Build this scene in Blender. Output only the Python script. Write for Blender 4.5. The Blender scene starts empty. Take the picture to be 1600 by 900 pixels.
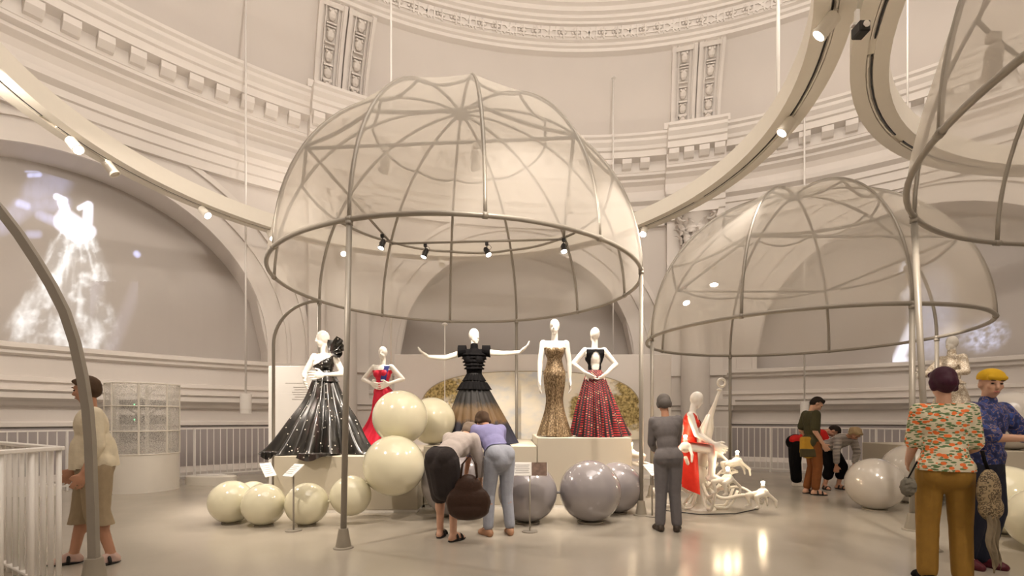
import bpy, bmesh, math, random
from mathutils import Vector, Matrix
PI = math.pi
R_ = math.radians
random.seed(7)
scene = bpy.context.scene
COL = scene.collection

# ------------------------------------------------------------------ camera, world, large lights, exposure
cam_d = bpy.data.cameras.new('camera'); cam = bpy.data.objects.new('camera', cam_d); COL.objects.link(cam)
cam.location = (0, 0, 1.3); cam.rotation_euler = (PI/2, 0, 0)
cam_d.lens = 17.0; cam_d.sensor_width = 36.0; cam_d.shift_y = 0.1275
cam_d.clip_start = 0.05; cam_d.clip_end = 200
scene.camera = cam
world = bpy.data.worlds.new('world'); scene.world = world; world.use_nodes = True
world.node_tree.nodes['Background'].inputs[0].default_value = (1.0, 0.87, 0.72, 1)
world.node_tree.nodes['Background'].inputs[1].default_value = 0.3
vs = scene.view_settings
vs.view_transform = 'Standard'; vs.look = 'None'; vs.gamma = 1.0; vs.use_curve_mapping = False
vs.exposure = -0.08

WARM = (1.0, 0.87, 0.74)
def lamp(name, kind, loc, energy, color=WARM, aim=None, parent=None, **kw):
    d = bpy.data.lights.new(name, kind); d.energy = energy; d.color = color
    for k, v in kw.items(): setattr(d, k, v)
    o = bpy.data.objects.new(name, d); COL.objects.link(o); o.location = loc
    if aim is not None:
        o.rotation_euler = (Vector(aim) - Vector(loc)).to_track_quat('-Z', 'Y').to_euler()
    if parent is not None: o.parent = parent
    return o

# ------------------------------------------------------------------ helpers
def P(px, py, D):                      # a point seen at pixel (px, py) of the 1600x900 frame at depth D
    return Vector(((px-800)/755.6*D, D, 1.3+(654-py)/755.6*D))

_mats = {}
def nodes_of(m):
    nt = m.node_tree
    return nt, nt.nodes, nt.links, nt.nodes['Principled BSDF']
def mat(name, color, rough=0.6, metal=0.0, noise=0.0, nscale=8.0, bump=0.0, bscale=60.0, coat=0.0, spec=0.5, sheen=0.0, emit=None, estr=0.0):
    if name in _mats: return _mats[name]
    m = bpy.data.materials.new(name); m.use_nodes = True
    nt, N, L, b = nodes_of(m)
    b.inputs['Base Color'].default_value = (*color, 1)
    b.inputs['Roughness'].default_value = rough
    b.inputs['Metallic'].default_value = metal
    b.inputs['Coat Weight'].default_value = coat
    b.inputs['Coat Roughness'].default_value = 0.06
    b.inputs['Specular IOR Level'].default_value = spec
    b.inputs['Sheen Weight'].default_value = sheen
    if emit: 
        b.inputs['Emission Color'].default_value = (*emit, 1); b.inputs['Emission Strength'].default_value = estr
    tc = N.new('ShaderNodeTexCoord')
    nz = N.new('ShaderNodeTexNoise'); nz.inputs['Scale'].default_value = nscale; nz.inputs['Detail'].default_value = 4
    L.new(tc.outputs['Object'], nz.inputs['Vector'])
    rmp = N.new('ShaderNodeMapRange'); rmp.inputs[3].default_value = 1-noise; rmp.inputs[4].default_value = 1+noise*0.6
    L.new(nz.outputs['Fac'], rmp.inputs[0])
    mx = N.new('ShaderNodeVectorMath'); mx.operation = 'SCALE'; mx.inputs[0].default_value = color
    L.new(rmp.outputs[0], mx.inputs['Scale']); L.new(mx.outputs[0], b.inputs['Base Color'])
    if bump:
        n2 = N.new('ShaderNodeTexNoise'); n2.inputs['Scale'].default_value = bscale; L.new(tc.outputs['Object'], n2.inputs['Vector'])
        bp = N.new('ShaderNodeBump'); bp.inputs['Strength'].default_value = bump; bp.inputs['Distance'].default_value = 0.01
        L.new(n2.outputs['Fac'], bp.inputs['Height']); L.new(bp.outputs[0], b.inputs['Normal'])
    _mats[name] = m
    return m
def emis(name, color, s):
    if name in _mats: return _mats[name]
    m = bpy.data.materials.new(name); m.use_nodes = True
    nt, N, L, b = nodes_of(m); N.remove(b)
    e = N.new('ShaderNodeEmission'); e.inputs[0].default_value = (*color, 1); e.inputs[1].default_value = s
    L.new(e.outputs[0], N['Material Output'].inputs[0]); _mats[name] = m
    return m

class MB:
    def __init__(s): s.v = []; s.f = []
    def add(s, vs_, fs):
        o = len(s.v); s.v += [tuple(p) for p in vs_]; s.f += [tuple(i+o for i in f) for f in fs]; return s
    def box(s, c, size, rot=None):
        hx, hy, hz = size[0]/2, size[1]/2, size[2]/2
        vs_ = [Vector((x, y, z)) for z in (-hz, hz) for x, y in ((-hx, -hy), (hx, -hy), (hx, hy), (-hx, hy))]
        if rot is not None: vs_ = [rot @ p for p in vs_]
        c = Vector(c)
        return s.add([p+c for p in vs_], [(3,2,1,0),(4,5,6,7),(0,1,5,4),(1,2,6,5),(2,3,7,6),(3,0,4,7)])
    def bevbox(s, c, size, b=0.01, rot=None):
        hx, hy, hz = size[0]/2, size[1]/2, size[2]/2
        def ring(ix, z): return [Vector((x*(hx-ix), y*(hy-ix), z)) for x, y in ((-1,-1),(1,-1),(1,1),(-1,1))]
        def oct_(z):
            r = []
            for x, y in ((-1,-1),(1,-1),(1,1),(-1,1)):
                a = Vector((x*(hx-b), y*hy, z)); c2 = Vector((x*hx, y*(hy-b), z))
                r += [a, c2] if (x*y < 0) else [c2, a]
            return r
        rings = [[p.copy() for p in oct_(-hz+b)], [p.copy() for p in oct_(hz-b)]]
        top = ring(b, hz); bot = ring(b, -hz)
        vs_ = rings[0]+rings[1]+top+bot
        fs = [(i, (i+1) % 8, (i+1) % 8+8, i+8) for i in range(8)]
        fs += [(16,17,18,19), (23,22,21,20)]
        for k in range(4):
            a, b2 = 2*k, 2*k+1
            fs += [(8+a, 8+b2, 16+k), (8+b2, 8+(b2+1) % 8, 16+(k+1) % 4, 16+k)]
            fs += [(b2, a, 20+k), ((b2+1) % 8, b2, 20+k, 20+(k+1) % 4)]
        if rot is not None: vs_ = [rot @ p for p in vs_]
        c = Vector(c)
        return s.add([p+c for p in vs_], fs)
    def tube(s, pts, r, n=8, closed=False, caps=True):
        pts = [Vector(p) for p in pts]; m = len(pts)
        rs = r if isinstance(r, (list, tuple)) else [r]*m
        tans = []
        for i in range(m):
            if closed: t = pts[(i+1) % m]-pts[i-1]
            else: t = pts[min(i+1, m-1)]-pts[max(i-1, 0)]
            tans.append(t.normalized() if t.length > 1e-9 else Vector((0, 0, 1)))
        ref = Vector((0, 0, 1)) if abs(tans[0].z) < 0.9 else Vector((1, 0, 0))
        u = tans[0].cross(ref).normalized(); vs_ = []
        for i in range(m):
            u = (u - tans[i]*u.dot(tans[i])).normalized(); w = tans[i].cross(u)
            for k in range(n):
                a = 2*PI*k/n; vs_.append(pts[i]+(u*math.cos(a)+w*math.sin(a))*rs[i])
        fs = []
        for i in range(m if closed else m-1):
            j = (i+1) % m
            for k in range(n):
                fs.append((i*n+k, i*n+(k+1) % n, j*n+(k+1) % n, j*n+k))
        if caps and not closed:
            fs += [tuple(reversed(range(n))), tuple((m-1)*n+k for k in range(n))]
        return s.add(vs_, fs)
    def cyl(s, p0, p1, r0, r1=None, n=16):
        return s.tube([p0, p1], [r0, r0 if r1 is None else r1], n)
    def lathe(s, prof, c=(0, 0), a0=0.0, a1=2*PI, n=48, closedprof=False, caps=False, ang='az'):
        full = abs(a1-a0-2*PI) < 1e-6
        cnt = n if full else n+1; m = len(prof); vs_ = []
        for i in range(cnt):
            a = a0+(a1-a0)*i/n
            for r, z in prof: vs_.append((c[0]+r*math.sin(a), c[1]+r*math.cos(a), z))
        fs = []
        for i in range(n):
            j = (i+1) % cnt
            for k in range(m if closedprof else m-1):
                l = (k+1) % m
                fs.append((i*m+k, j*m+k, j*m+l, i*m+l))
        if caps and not full:
            fs += [tuple(range(m)), tuple(reversed(range((cnt-1)*m, cnt*m)))]
        return s.add(vs_, fs)
    def ell(s, c, rad, rot=None, nu=16, nv=10):
        vs_ = [Vector((0, 0, -rad[2]))]; c = Vector(c)
        for j in range(1, nv):
            t = -PI/2+PI*j/nv
            for i in range(nu):
                a = 2*PI*i/nu; vs_.append(Vector((rad[0]*math.cos(t)*math.cos(a), rad[1]*math.cos(t)*math.sin(a), rad[2]*math.sin(t))))
        vs_.append(Vector((0, 0, rad[2]))); T = len(vs_)-1; fs = []
        for i in range(nu):
            fs.append((0, 1+(i+1) % nu, 1+i)); fs.append((T, T-nu+i, T-nu+(i+1) % nu))
        for j in range(nv-2):
            for i in range(nu):
                a = 1+j*nu; fs.append((a+i, a+(i+1) % nu, a+nu+(i+1) % nu, a+nu+i))
        if rot is not None: vs_ = [rot @ p for p in vs_]
        return s.add([p+c for p in vs_], fs)
    def grid(s, fn, nu, nv, wrapu=False):
        vs_ = [fn(i/nu, j/nv) for j in range(nv+1) for i in range(nu if wrapu else nu+1)]
        w = nu if wrapu else nu+1
        fs = [(j*w+i, j*w+(i+1) % w, (j+1)*w+(i+1) % w, (j+1)*w+i) for j in range(nv) for i in range(nu)]
        return s.add(vs_, fs)
    def build(s, name, m, parent=None, smooth=False, fixn=False):
        me = bpy.data.meshes.new(name); me.from_pydata([tuple(p) for p in s.v], [], s.f); me.update()
        if fixn:
            bm = bmesh.new(); bm.from_mesh(me); bmesh.ops.recalc_face_normals(bm, faces=bm.faces); bm.to_mesh(me); bm.free()
        return link(name, me, m, parent, smooth)
def link(name, me, m, parent=None, smooth=False):
    if m is not None and not me.materials: me.materials.append(m)
    if smooth: me.polygons.foreach_set('use_smooth', [True]*len(me.polygons)); 
    if smooth == 'auto':
        try: me.set_sharp_from_angle(angle=R_(38))
        except Exception: pass
    o = bpy.data.objects.new(name, me); COL.objects.link(o)
    if parent is not None: o.parent = parent
    return o
def tag(o, label=None, cat=None, group=None, kind=None):
    if label: o['label'] = label
    if cat: o['category'] = cat
    if group: o['group'] = group
    if kind: o['kind'] = kind
    return o
def thing(name, label, cat, loc=(0, 0, 0), rz=0.0, group=None):
    o = bpy.data.objects.new(name, None); COL.objects.link(o); o.empty_display_size = 0.1
    o.location = loc; o.rotation_euler = (0, 0, rz)
    return tag(o, label, cat, group)
def struct(o): o['kind'] = 'structure'; return o
def copy_tree(o, parent=None):
    c = o.copy(); COL.objects.link(c); c.parent = parent
    for ch in list(o.children): copy_tree(ch, c)
    return c

# ------------------------------------------------------------------ materials of the place
WALL = mat('wall_paint', (0.74, 0.69, 0.645), 0.65, noise=0.04, nscale=1.5, bump=0.05, bscale=30)
TRIM = mat('trim_paint', (0.80, 0.75, 0.70), 0.5, noise=0.04, nscale=3)
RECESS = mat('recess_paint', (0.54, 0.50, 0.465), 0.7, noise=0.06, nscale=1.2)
WHITE = mat('white_lacquer', (0.86, 0.82, 0.74), 0.35, noise=0.02)
RAILW = mat('rail_white', (0.92, 0.89, 0.85), 0.35, noise=0.02)
SOFFIT = mat('soffit_paint', (0.90, 0.85, 0.75), 0.5, noise=0.03)
PLINTH = mat('plinth_paint', (0.50, 0.45, 0.36), 0.5, noise=0.03, nscale=2)
STEEL = mat('dome_tube_grey', (0.33, 0.30, 0.255), 0.4, metal=0.2, noise=0.05)
BLACK = mat('lamp_black', (0.012, 0.011, 0.011), 0.4)
CHROME = mat('chrome', (0.75, 0.72, 0.68), 0.2, metal=1.0)
LENS = emis('lamp_lens', (1.0, 0.93, 0.82), 70.0)
BULB = emis('bulb_glow', (1.0, 0.80, 0.50), 60.0)

def floor_material():
    m = bpy.data.materials.new('polished_floor'); m.use_nodes = True
    nt, N, L, b = nodes_of(m)
    tc = N.new('ShaderNodeTexCoord'); nz = N.new('ShaderNodeTexNoise'); nz.inputs['Scale'].default_value = 0.7; nz.inputs['Detail'].default_value = 5
    L.new(tc.outputs['Object'], nz.inputs['Vector'])
    cr = N.new('ShaderNodeValToRGB'); cr.color_ramp.elements[0].color = (0.40, 0.36, 0.30, 1); cr.color_ramp.elements[1].color = (0.47, 0.425, 0.355, 1)
    cr.color_ramp.elements[0].position = 0.3; cr.color_ramp.elements[1].position = 0.7
    L.new(nz.outputs['Fac'], cr.inputs[0]); L.new(cr.outputs[0], b.inputs['Base Color'])
    n2 = N.new('ShaderNodeTexNoise'); n2.inputs['Scale'].default_value = 2.0
    L.new(tc.outputs['Object'], n2.inputs['Vector'])
    mr = N.new('ShaderNodeMapRange'); mr.inputs[3].default_value = 0.13; mr.inputs[4].default_value = 0.26
    L.new(n2.outputs['Fac'], mr.inputs[0]); L.new(mr.outputs[0], b.inputs['Roughness'])
    b.inputs['Specular IOR Level'].default_value = 0.6
    return m
FLOOR = floor_material()

def fabric_material():
    m = bpy.data.materials.new('canopy_fabric'); m.use_nodes = True
    nt, N, L, b = nodes_of(m); N.remove(b)
    tr = N.new('ShaderNodeBsdfTransparent'); tr.inputs[0].default_value = (0.985, 0.975, 0.955, 1)
    df = N.new('ShaderNodeBsdfDiffuse'); df.inputs[0].default_value = (0.87, 0.83, 0.77, 1)
    tl = N.new('ShaderNodeBsdfTranslucent'); tl.inputs[0].default_value = (0.86, 0.82, 0.75, 1)
    m1 = N.new('ShaderNodeMixShader'); m1.inputs[0].default_value = 0.45
    L.new(df.outputs[0], m1.inputs[1]); L.new(tl.outputs[0], m1.inputs[2])
    tc = N.new('ShaderNodeTexCoord'); nz = N.new('ShaderNodeTexNoise'); nz.inputs['Scale'].default_value = 900
    L.new(tc.outputs['Object'], nz.inputs['Vector'])
    mr = N.new('ShaderNodeMapRange'); mr.inputs[3].default_value = 0.37; mr.inputs[4].default_value = 0.51
    L.new(nz.outputs['Fac'], mr.inputs[0])
    m2 = N.new('ShaderNodeMixShader'); L.new(mr.outputs[0], m2.inputs[0])
    L.new(tr.outputs[0], m2.inputs[1]); L.new(m1.outputs[0], m2.inputs[2])
    L.new(m2.outputs[0], N['Material Output'].inputs[0])
    return m
FABRIC = fabric_material()

# ------------------------------------------------------------------ the round hall
CX, CY = 1.8, 1.5
RW = 13.2
ARCH_R, ARCH_Z, SILL = 3.5, 3.0, 2.7
ARCHES = [R_(-7+45*k) for k in range(-4, 4)]
PIERS = [R_(15.5+45*k) for k in range(-4, 4)]
def hall(a, r, z): return Vector((CX+r*math.sin(a), CY+r*math.cos(a), z))

MX, MY, MR = 0.5, 3.8, 9.85            # mezzanine disc and its railing
fm = MB().lathe([(0.001, -0.3), (MR+0.18, -0.3), (MR+0.18, 0.0), (0.001, 0.0)], (MX, MY), n=96)
struct(fm.build('floor', FLOOR, fixn=True))
struct(MB().lathe([(0.001, -4.0), (15, -4.0)], (CX, CY), n=64).build('floor', mat('lower_floor', (0.42, 0.38, 0.36), 0.5)))

def build_wall():
    mb = MB(); hw = ARCH_R/RW; cols = []
    for c in ARCHES:
        cols += [(c-hw+2*hw*i/28, c) for i in range(29)]
        for i in range(1, 8): cols.append((c+hw+(R_(45)-2*hw)*i/8, None))
    n = len(cols)
    for i in range(n):
        a, ca = cols[i]; b, cb = cols[(i+1) % n]
        if b < a: b += 2*PI
        if ca is not None and cb is not None and ca == cb:
            za = ARCH_Z+math.sqrt(max(0, ARCH_R**2-((a-ca)*RW)**2)); zb = ARCH_Z+math.sqrt(max(0, ARCH_R**2-((b-ca)*RW)**2))
            mb.add([hall(a, RW, -4), hall(b, RW, -4), hall(b, RW, SILL), hall(a, RW, SILL)], [(0, 1, 2, 3)])
            mb.add([hall(a, RW, za), hall(b, RW, zb), hall(b, RW, 7.4), hall(a, RW, 7.4)], [(0, 1, 2, 3)])
            mb.add([hall(a, RW, za), hall(b, RW, zb), hall(b, RW+.9, zb), hall(a, RW+.9, za)], [(3, 2, 1, 0)])
            mb.add([hall(a, RW, SILL), hall(b, RW, SILL), hall(b, RW+.9, SILL), hall(a, RW+.9, SILL)], [(0, 1, 2, 3)])
        else:
            mb.add([hall(a, RW, -4), hall(b, RW, -4), hall(b, RW, 7.4), hall(a, RW, 7.4)], [(0, 1, 2, 3)])
    for c in ARCHES:
        for sgn in (-1, 1):
            a = c+sgn*hw
            mb.add([hall(a, RW, SILL), hall(a, RW+.9, SILL), hall(a, RW+.9, ARCH_Z), hall(a, RW, ARCH_Z)], [(0, 1, 2, 3)])
    w = struct(mb.build('wall_round', WALL)); w['label'] = 'round warm grey plaster wall with arched recesses'
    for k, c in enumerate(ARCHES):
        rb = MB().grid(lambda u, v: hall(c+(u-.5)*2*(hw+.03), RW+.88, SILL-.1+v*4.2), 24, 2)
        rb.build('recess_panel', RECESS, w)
    return w
wall = build_wall()

def arch_trim(idx, c):
    root = MB(); hw = ARCH_R/RW
    def band(r0, r1, proj):
        pts = []
        pts.append((-1, SILL))
        N_ = 40
        path = [(-1.0, SILL-ARCH_Z)]+[(-math.cos(PI*i/N_), math.sin(PI*i/N_)) for i in range(N_+1)]+[(1.0, SILL-ARCH_Z)]
        vs_ = []; fs = []
        for i, (px, pz) in enumerate(path):
            for rr, pr in ((r0, 0), (r0, proj), (r1, proj), (r1, 0)):
                if i in (0, len(path)-1): x, z = px*rr, SILL
                else: x, z = px*rr, ARCH_Z+pz*rr
                vs_.append(hall(c+x/RW, RW-pr, z))
        for i in range(len(path)-1):
            for k in range(3): fs.append((i*4+k, i*4+k+1, i*4+k+5, i*4+k+4))
        root.add(vs_, fs)
    band(3.5, 3.62, .07); band(3.62, 3.95, .03); band(3.95, 4.03, .09); band(4.03, 4.4, .045); band(4.4, 4.52, .12)
    o = struct(root.build('trim_%d' % idx, TRIM)); return o
tn = 1
for c in ARCHES[2:7]:
    arch_trim(tn, c); tn += 1

struct(MB().lathe([(13.16, -4.0), (13.16, 1.12)], (CX, CY), n=128).build('wall_shade_band', mat('shade_tone', (.43, .39, .385), .6, noise=.05, nscale=1.5)))['label'] = 'lower wall coloured darker for the shade behind the railing'  # shade of the void put into a darker wall colour
# string courses, dado mouldings
def ringtrim(prof, a0=0, a1=2*PI, n=128, m=TRIM):
    global tn
    o = struct(MB().lathe(prof, (CX, CY), a0, a1, n).build('trim_%d' % tn, m)); tn += 1; return o
ringtrim([(13.25, 2.45), (13.1, 2.5), (13.1, 2.56), (13.02, 2.6), (13.02, 2.68), (13.25, 2.72)])
ringtrim([(13.25, 1.98), (13.14, 2.0), (13.14, 2.08), (13.25, 2.1)])
ringtrim([(13.25, 1.5), (13.1, 1.55), (13.06, 1.62), (12.95, 1.68), (12.95, 1.78), (12.9, 1.82), (13.25, 1.86)])
ringtrim([(13.25, 1.1), (13.12, 1.15), (13.12, 1.22), (13.25, 1.27)])
ringtrim([(13.25, -0.6), (13.0, -0.5), (13.0, 0.1), (13.1, 0.2), (13.25, 0.25)])

# entablature and cornice
ENT = [(13.25, 7.0), (13.05, 7.0), (13.05, 7.2), (13.0, 7.22), (13.0, 7.42), (12.95, 7.44), (12.95, 7.58), (12.82, 7.66), (12.80, 7.76),
       (13.08, 7.8), (13.08, 8.06), (13.0, 8.18), (12.86, 8.26), (12.86, 8.33), (12.72, 8.37), (12.72, 8.44), (12.7, 8.45), (12.7, 8.74), (12.42, 8.76),
       (12.42, 8.93), (12.36, 8.95), (12.33, 9.03), (12.24, 9.12), (12.24, 9.2), (12.17, 9.24), (12.17, 9.31), (13.1, 9.34)]
cornice = struct(MB().lathe(ENT, (CX, CY), n=160).build('trim_%d' % tn, TRIM)); tn += 1
cornice['label'] = 'cream plaster entablature with row of bracket blocks under cornice'
blk = MB().add([(-.13, .0, -.08), (.13, .0, -.08), (.13, .12, -.08), (-.13, .12, -.08),
                (-.13, .0, .15), (.13, .0, .15), (.13, .26, .15), (-.13, .26, .15), (-.13, .25, .02), (.13, .25, .02)],
               [(0,1,2,3), (7,6,5,4), (0,4,5,1), (3,2,9,8), (8,9,6,7), (0,3,8,7,4), (1,5,6,9,2)])
bo = blk.build('bracket_block', TRIM, cornice); blk_me = bo.data; bpy.data.objects.remove(bo)
def bracket(a, r, z, par):
    o = link('bracket_block', blk_me, TRIM, par); o.location = hall(a, r, z); o.rotation_euler = (0, 0, -a+PI)
nb = 0
for i in range(156):
    a = -PI+2*PI*i/156
    if R_(-66) < a < R_(62) and all(abs(a-p) > R_(4.3) for p in PIERS): bracket(a, 12.71, 8.60, cornice); nb += 1
# panels between the brackets
# entablature breaks forward over the columns
for p in PIERS:
    if not (R_(-90) < p < R_(80)): continue
    d = R_(3.6)
    rs = struct(MB().lathe([(r-.34, z) for r, z in ENT[:-1]]+[(13.1, 9.34), (13.25, 7.0)], (CX, CY), p-d, p+d, 6, caps=True).build('trim_%d' % tn, TRIM, fixn=True)); tn += 1
    rs['label'] = 'plaster entablature block breaking forward above column'
    for k in (-1.5, -.5, .5, 1.5): bracket(p+k*R_(1.85), 12.37, 8.60, rs)
    MB().box(hall(p, 12.6, 9.42), (1.7, .9, .18), Matrix.Rotation(-p, 3, 'Z')).build('blocking', TRIM, rs)

# columns with leafy capitals on pedestals
def column(p):
    base = hall(p, 12.55, 0); rz = -p
    t = thing('column', None, None, base, rz); struct(t)
    t['label'] = 'fluted wall column with leafy capital'
    MB().lathe([(.001, -.6), (.5, -.6), (.5, -.4), (.44, -.35), (.48, -.25), (.44, -.15), (.39, -.1), (.375, 3.5), (.35, 5.2), (.325, 6.1), (.36, 6.13), (.36, 6.2), (.001, 6.2)], n=28).build('shaft', TRIM, t, 'auto')
    mb = MB().box((0, .45, -.9), (1.9, .5, 5.2)).box((0, .42, 1.75), (2.1, .62, .16)).box((0, .44, 1.6), (2.0, .56, .12)).box((0, .42, 2.58), (1.7, .5, .12)).box((0, .45, 4.4), (1.5, .42, 5.2)).box((0, 0, -2.3), (1.1, 1.1, 3.4))
    mb.build('pedestal', TRIM, t)
    MB().lathe([(.30, 6.2), (.32, 6.5), (.40, 6.8), (.5, 6.93), (.001, 6.95)], n=20).build('capital_bell', TRIM, t, 'auto')
    ab = MB().box((0, 0, 6.98), (1.08, 1.0, .1)); ab.build('abacus', TRIM, t)
    leaf = MB().grid(lambda u, v: Vector(((u-.5)*.2*math.sin(PI*min(1, .25+v*.75))*(1+.15*math.sin(v*22)), -.02-.16*max(0, v-.45)**1.5*3-.05*math.cos((u-.5)*PI), v*.34-max(0, v-.8)*.3)), 6, 9)
    lo = leaf.build('leaf', TRIM, t); lme = lo.data; bpy.data.objects.remove(lo)
    for row, (z0, rr, nn, sc) in enumerate(((6.2, .33, 8, 1.0), (6.42, .35, 8, 1.15))):
        for k in range(nn):
            a = 2*PI*(k+.5*row)/nn
            o = link('leaf', lme, TRIM, t); o.location = (rr*math.sin(a), -rr*math.cos(a), z0); o.rotation_euler = (0, 0, a); o.scale = (sc*1.2, sc, sc)
    for sx in (-1, 1):
        for sy in (-1, 1):
            pts = [Vector((sx*(.34+.12*math.cos(q)*(1-q/14)+.03*q/3), sy*(.34+.12*math.cos(q)*(1-q/14)), 6.84+.11*math.sin(q)*(1-q/14))) for q in [x*.5 for x in range(0, 20)]]
            MB().tube(pts, .035, 6).build('volute', TRIM, t)
for p in PIERS:
    if R_(-35) < p < R_(65): column(p)

# vault, oculus ring, upper ceiling with an added fill light
vault = struct(MB().lathe([(13.0, 9.25), (12.86, 9.5), (12.74, 9.9), (12.5, 10.35), (12.12, 10.85), (11.6, 11.3)], (CX, CY), n=128).build('ceiling', WALL, smooth=True))
vault['label'] = 'smooth cream plaster vault above cornice'
OC = [(11.75, 11.18), (11.56, 11.2), (11.54, 11.27), (11.47, 11.29), (11.46, 11.36), (11.38, 11.38), (11.24, 11.62), (11.15, 11.62), (11.14, 11.68), (11.06, 11.7), (11.05, 11.77), (10.95, 11.79), (10.94, 11.9), (10.84, 11.92), (10.84, 12.15), (10.95, 12.2)]
ocu = struct(MB().lathe(OC, (CX, CY), n=128).build('trim_%d' % tn, TRIM)); tn += 1
ocu['label'] = 'plaster ring round the oculus with ribbon and rosette ornament'
def orn_mesh(kind):
    mb = MB()
    if kind == 'rosette':
        for k in range(6):
            a = 2*PI*k/6; mb.ell((.07*math.cos(a), -.015, .07*math.sin(a)), (.035, .025, .035), nu=6, nv=4)
        mb.ell((0, -.02, 0), (.035, .04, .035), nu=6, nv=4)
    elif kind == 'ribbon':
        for s in (-1, 1):
            mb.box((0, -.012, 0), (.30, .035, .045), Matrix.Rotation(s*.7, 3, 'Y'))
            mb.box((s*.17, -.012, 0), (.03, .04, .24))
    else:
        mb.box((0, -.01, .06), (.34, .03, .035)).box((0, -.01, -.06), (.34, .03, .035)).box((.19, -.015, 0), (.03, .04, .22))
    o = mb.build(kind, TRIM); me = o.data; bpy.data.objects.remove(o); return me
orn = {k: orn_mesh(k) for k in ('rosette', 'ribbon', 'bar')}
seq = ['ribbon', 'bar', 'rosette', 'bar', 'rosette', 'bar']
tilt = math.atan2(.14, .24)
for i in range(96):
    a = R_(-42+96*i/96*.90)
    k = seq[i % 6]
    o = link({'ribbon': 'ribbon_ornament', 'bar': 'bar_ornament', 'rosette': 'rosette_ornament'}[k], orn[k], TRIM, ocu)
    o.location = hall(a, 11.30, 11.50); o.rotation_euler = (tilt, 0, -a); o.scale = (1.15, 1.8, 1.05)
dome_in = struct(MB().lathe([(10.9, 12.15), (10.6, 12.35), (9.0, 12.75), (7.0, 13.1), (4.3, 13.4)], (CX, CY), n=96).build('ceiling', WALL, smooth=True))
dome_in['label'] = 'upper ceiling inside the oculus with radial ribs'
for k in range(24):
    a = 2*PI*k/24+R_(3.2)
    MB().add([hall(a+s/ r, r, z-dz) for (r, z) in ((10.7, 12.3), (9.0, 12.75), (7.0, 13.1), (4.3, 13.4)) for s in (-.11, .11) for dz in (0, .1)],
             [f for i in range(3) for f in ((i*4+1, i*4+3, i*4+7, i*4+5), (i*4, i*4+1, i*4+5, i*4+4), (i*4+3, i*4+2, i*4+6, i*4+7))]).build('ceiling_rib', TRIM, dome_in)
crown_fill = struct(MB().lathe([(.001, 13.42), (4.4, 13.42)], (CX, CY), n=48).build('fill_disc_1', emis('crown_fill_glow', (1.0, .90, .80), 5.0)))  # glowing disc added out of view to fill the hall with light
crown_fill['label'] = 'added glowing disc at the crown of the ceiling, out of view'

# paired ornamental ribs on the vault over each column
VP = [(12.97, 9.35), (12.86, 9.5), (12.74, 9.9), (12.5, 10.35), (12.12, 10.85), (11.66, 11.25)]
def vpt(a, off, t, lift):               # a point on the vault: off metres sideways, t 0..1 up, lift inwards
    f = t*(len(VP)-1); i = min(int(f), len(VP)-2); q = f-i
    r = VP[i][0]*(1-q)+VP[i+1][0]*q; z = VP[i][1]*(1-q)+VP[i+1][1]*q
    dr, dz = VP[i+1][0]-VP[i][0], VP[i+1][1]-VP[i][1]; l = math.hypot(dr, dz)
    return hall(a+off/r, r-lift*dz/l, z+lift*dr/l), (dr/l, dz/l)
def ribstrip(mb, a, o0, o1, lift):
    vs_ = []; n = 12
    for i in range(n+1):
        for off, lf in ((o0, -.02), (o0, lift), (o1, lift), (o1, -.02)): vs_.append(vpt(a, off, i/n, lf)[0])
    fs = [(i*4+k, i*4+k+1, i*4+k+5, i*4+k+4) for i in range(n) for k in range(3)]
    fs += [(0, 3, 2, 1), (n*4, n*4+1, n*4+2, n*4+3)]
    mb.add(vs_, fs)
drop = MB()
drop.ell((0, -.03, .0), (.085, .035, .13), nu=8, nv=5).box((0, -.02, .17), (.2, .05, .03)).box((0, -.02, -.17), (.2, .05, .03)).ell((-.05, -.04, .1), (.035, .03, .035), nu=6, nv=4).ell((.05, -.04, .1), (.035, .03, .035), nu=6, nv=4)
do = drop.build('husk', TRIM); drop_me = do.data; bpy.data.objects.remove(do)
for p in PIERS:
    if not (R_(-80) < p < R_(65)): continue
    rt = thing('vault_rib', None, None); struct(rt); rt['label'] = 'paired plaster ribs with hanging husk ornament on vault'
    for s in (-1, 1):
        mb = MB(); c0 = s*.34
        ribstrip(mb, p, c0-.29, c0+.29, .04); ribstrip(mb, p, c0-.32, c0-.24, .19); ribstrip(mb, p, c0-.24, c0-.21, .12); ribstrip(mb, p, c0+.24, c0+.32, .19); ribstrip(mb, p, c0+.21, c0+.24, .12); ribstrip(mb, p, c0-.16, c0-.13, .11); ribstrip(mb, p, c0+.13, c0+.16, .11)
        mb.build('rib_strip', TRIM, rt)
        for q in range(7):
            loc, (dr, dz) = vpt(p, c0, .07+q*.14, .05)
            o = link('husk', drop_me, TRIM, rt); o.location = loc; o.rotation_euler = (math.atan2(-dr, dz), 0, -p); o.scale = (1.15, 2.4, .98)
        for top, tt in ((1, .975), (0, .02)):
            loc, (dr, dz) = vpt(p, c0, tt, .06)
            MB().box((0, 0, 0), (.66, .16, .1), Matrix.Rotation(-p, 3, 'Z') @ Matrix.Rotation(math.atan2(-dr, dz), 3, 'X')).build('rib_cap', TRIM, rt).location = loc

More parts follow.
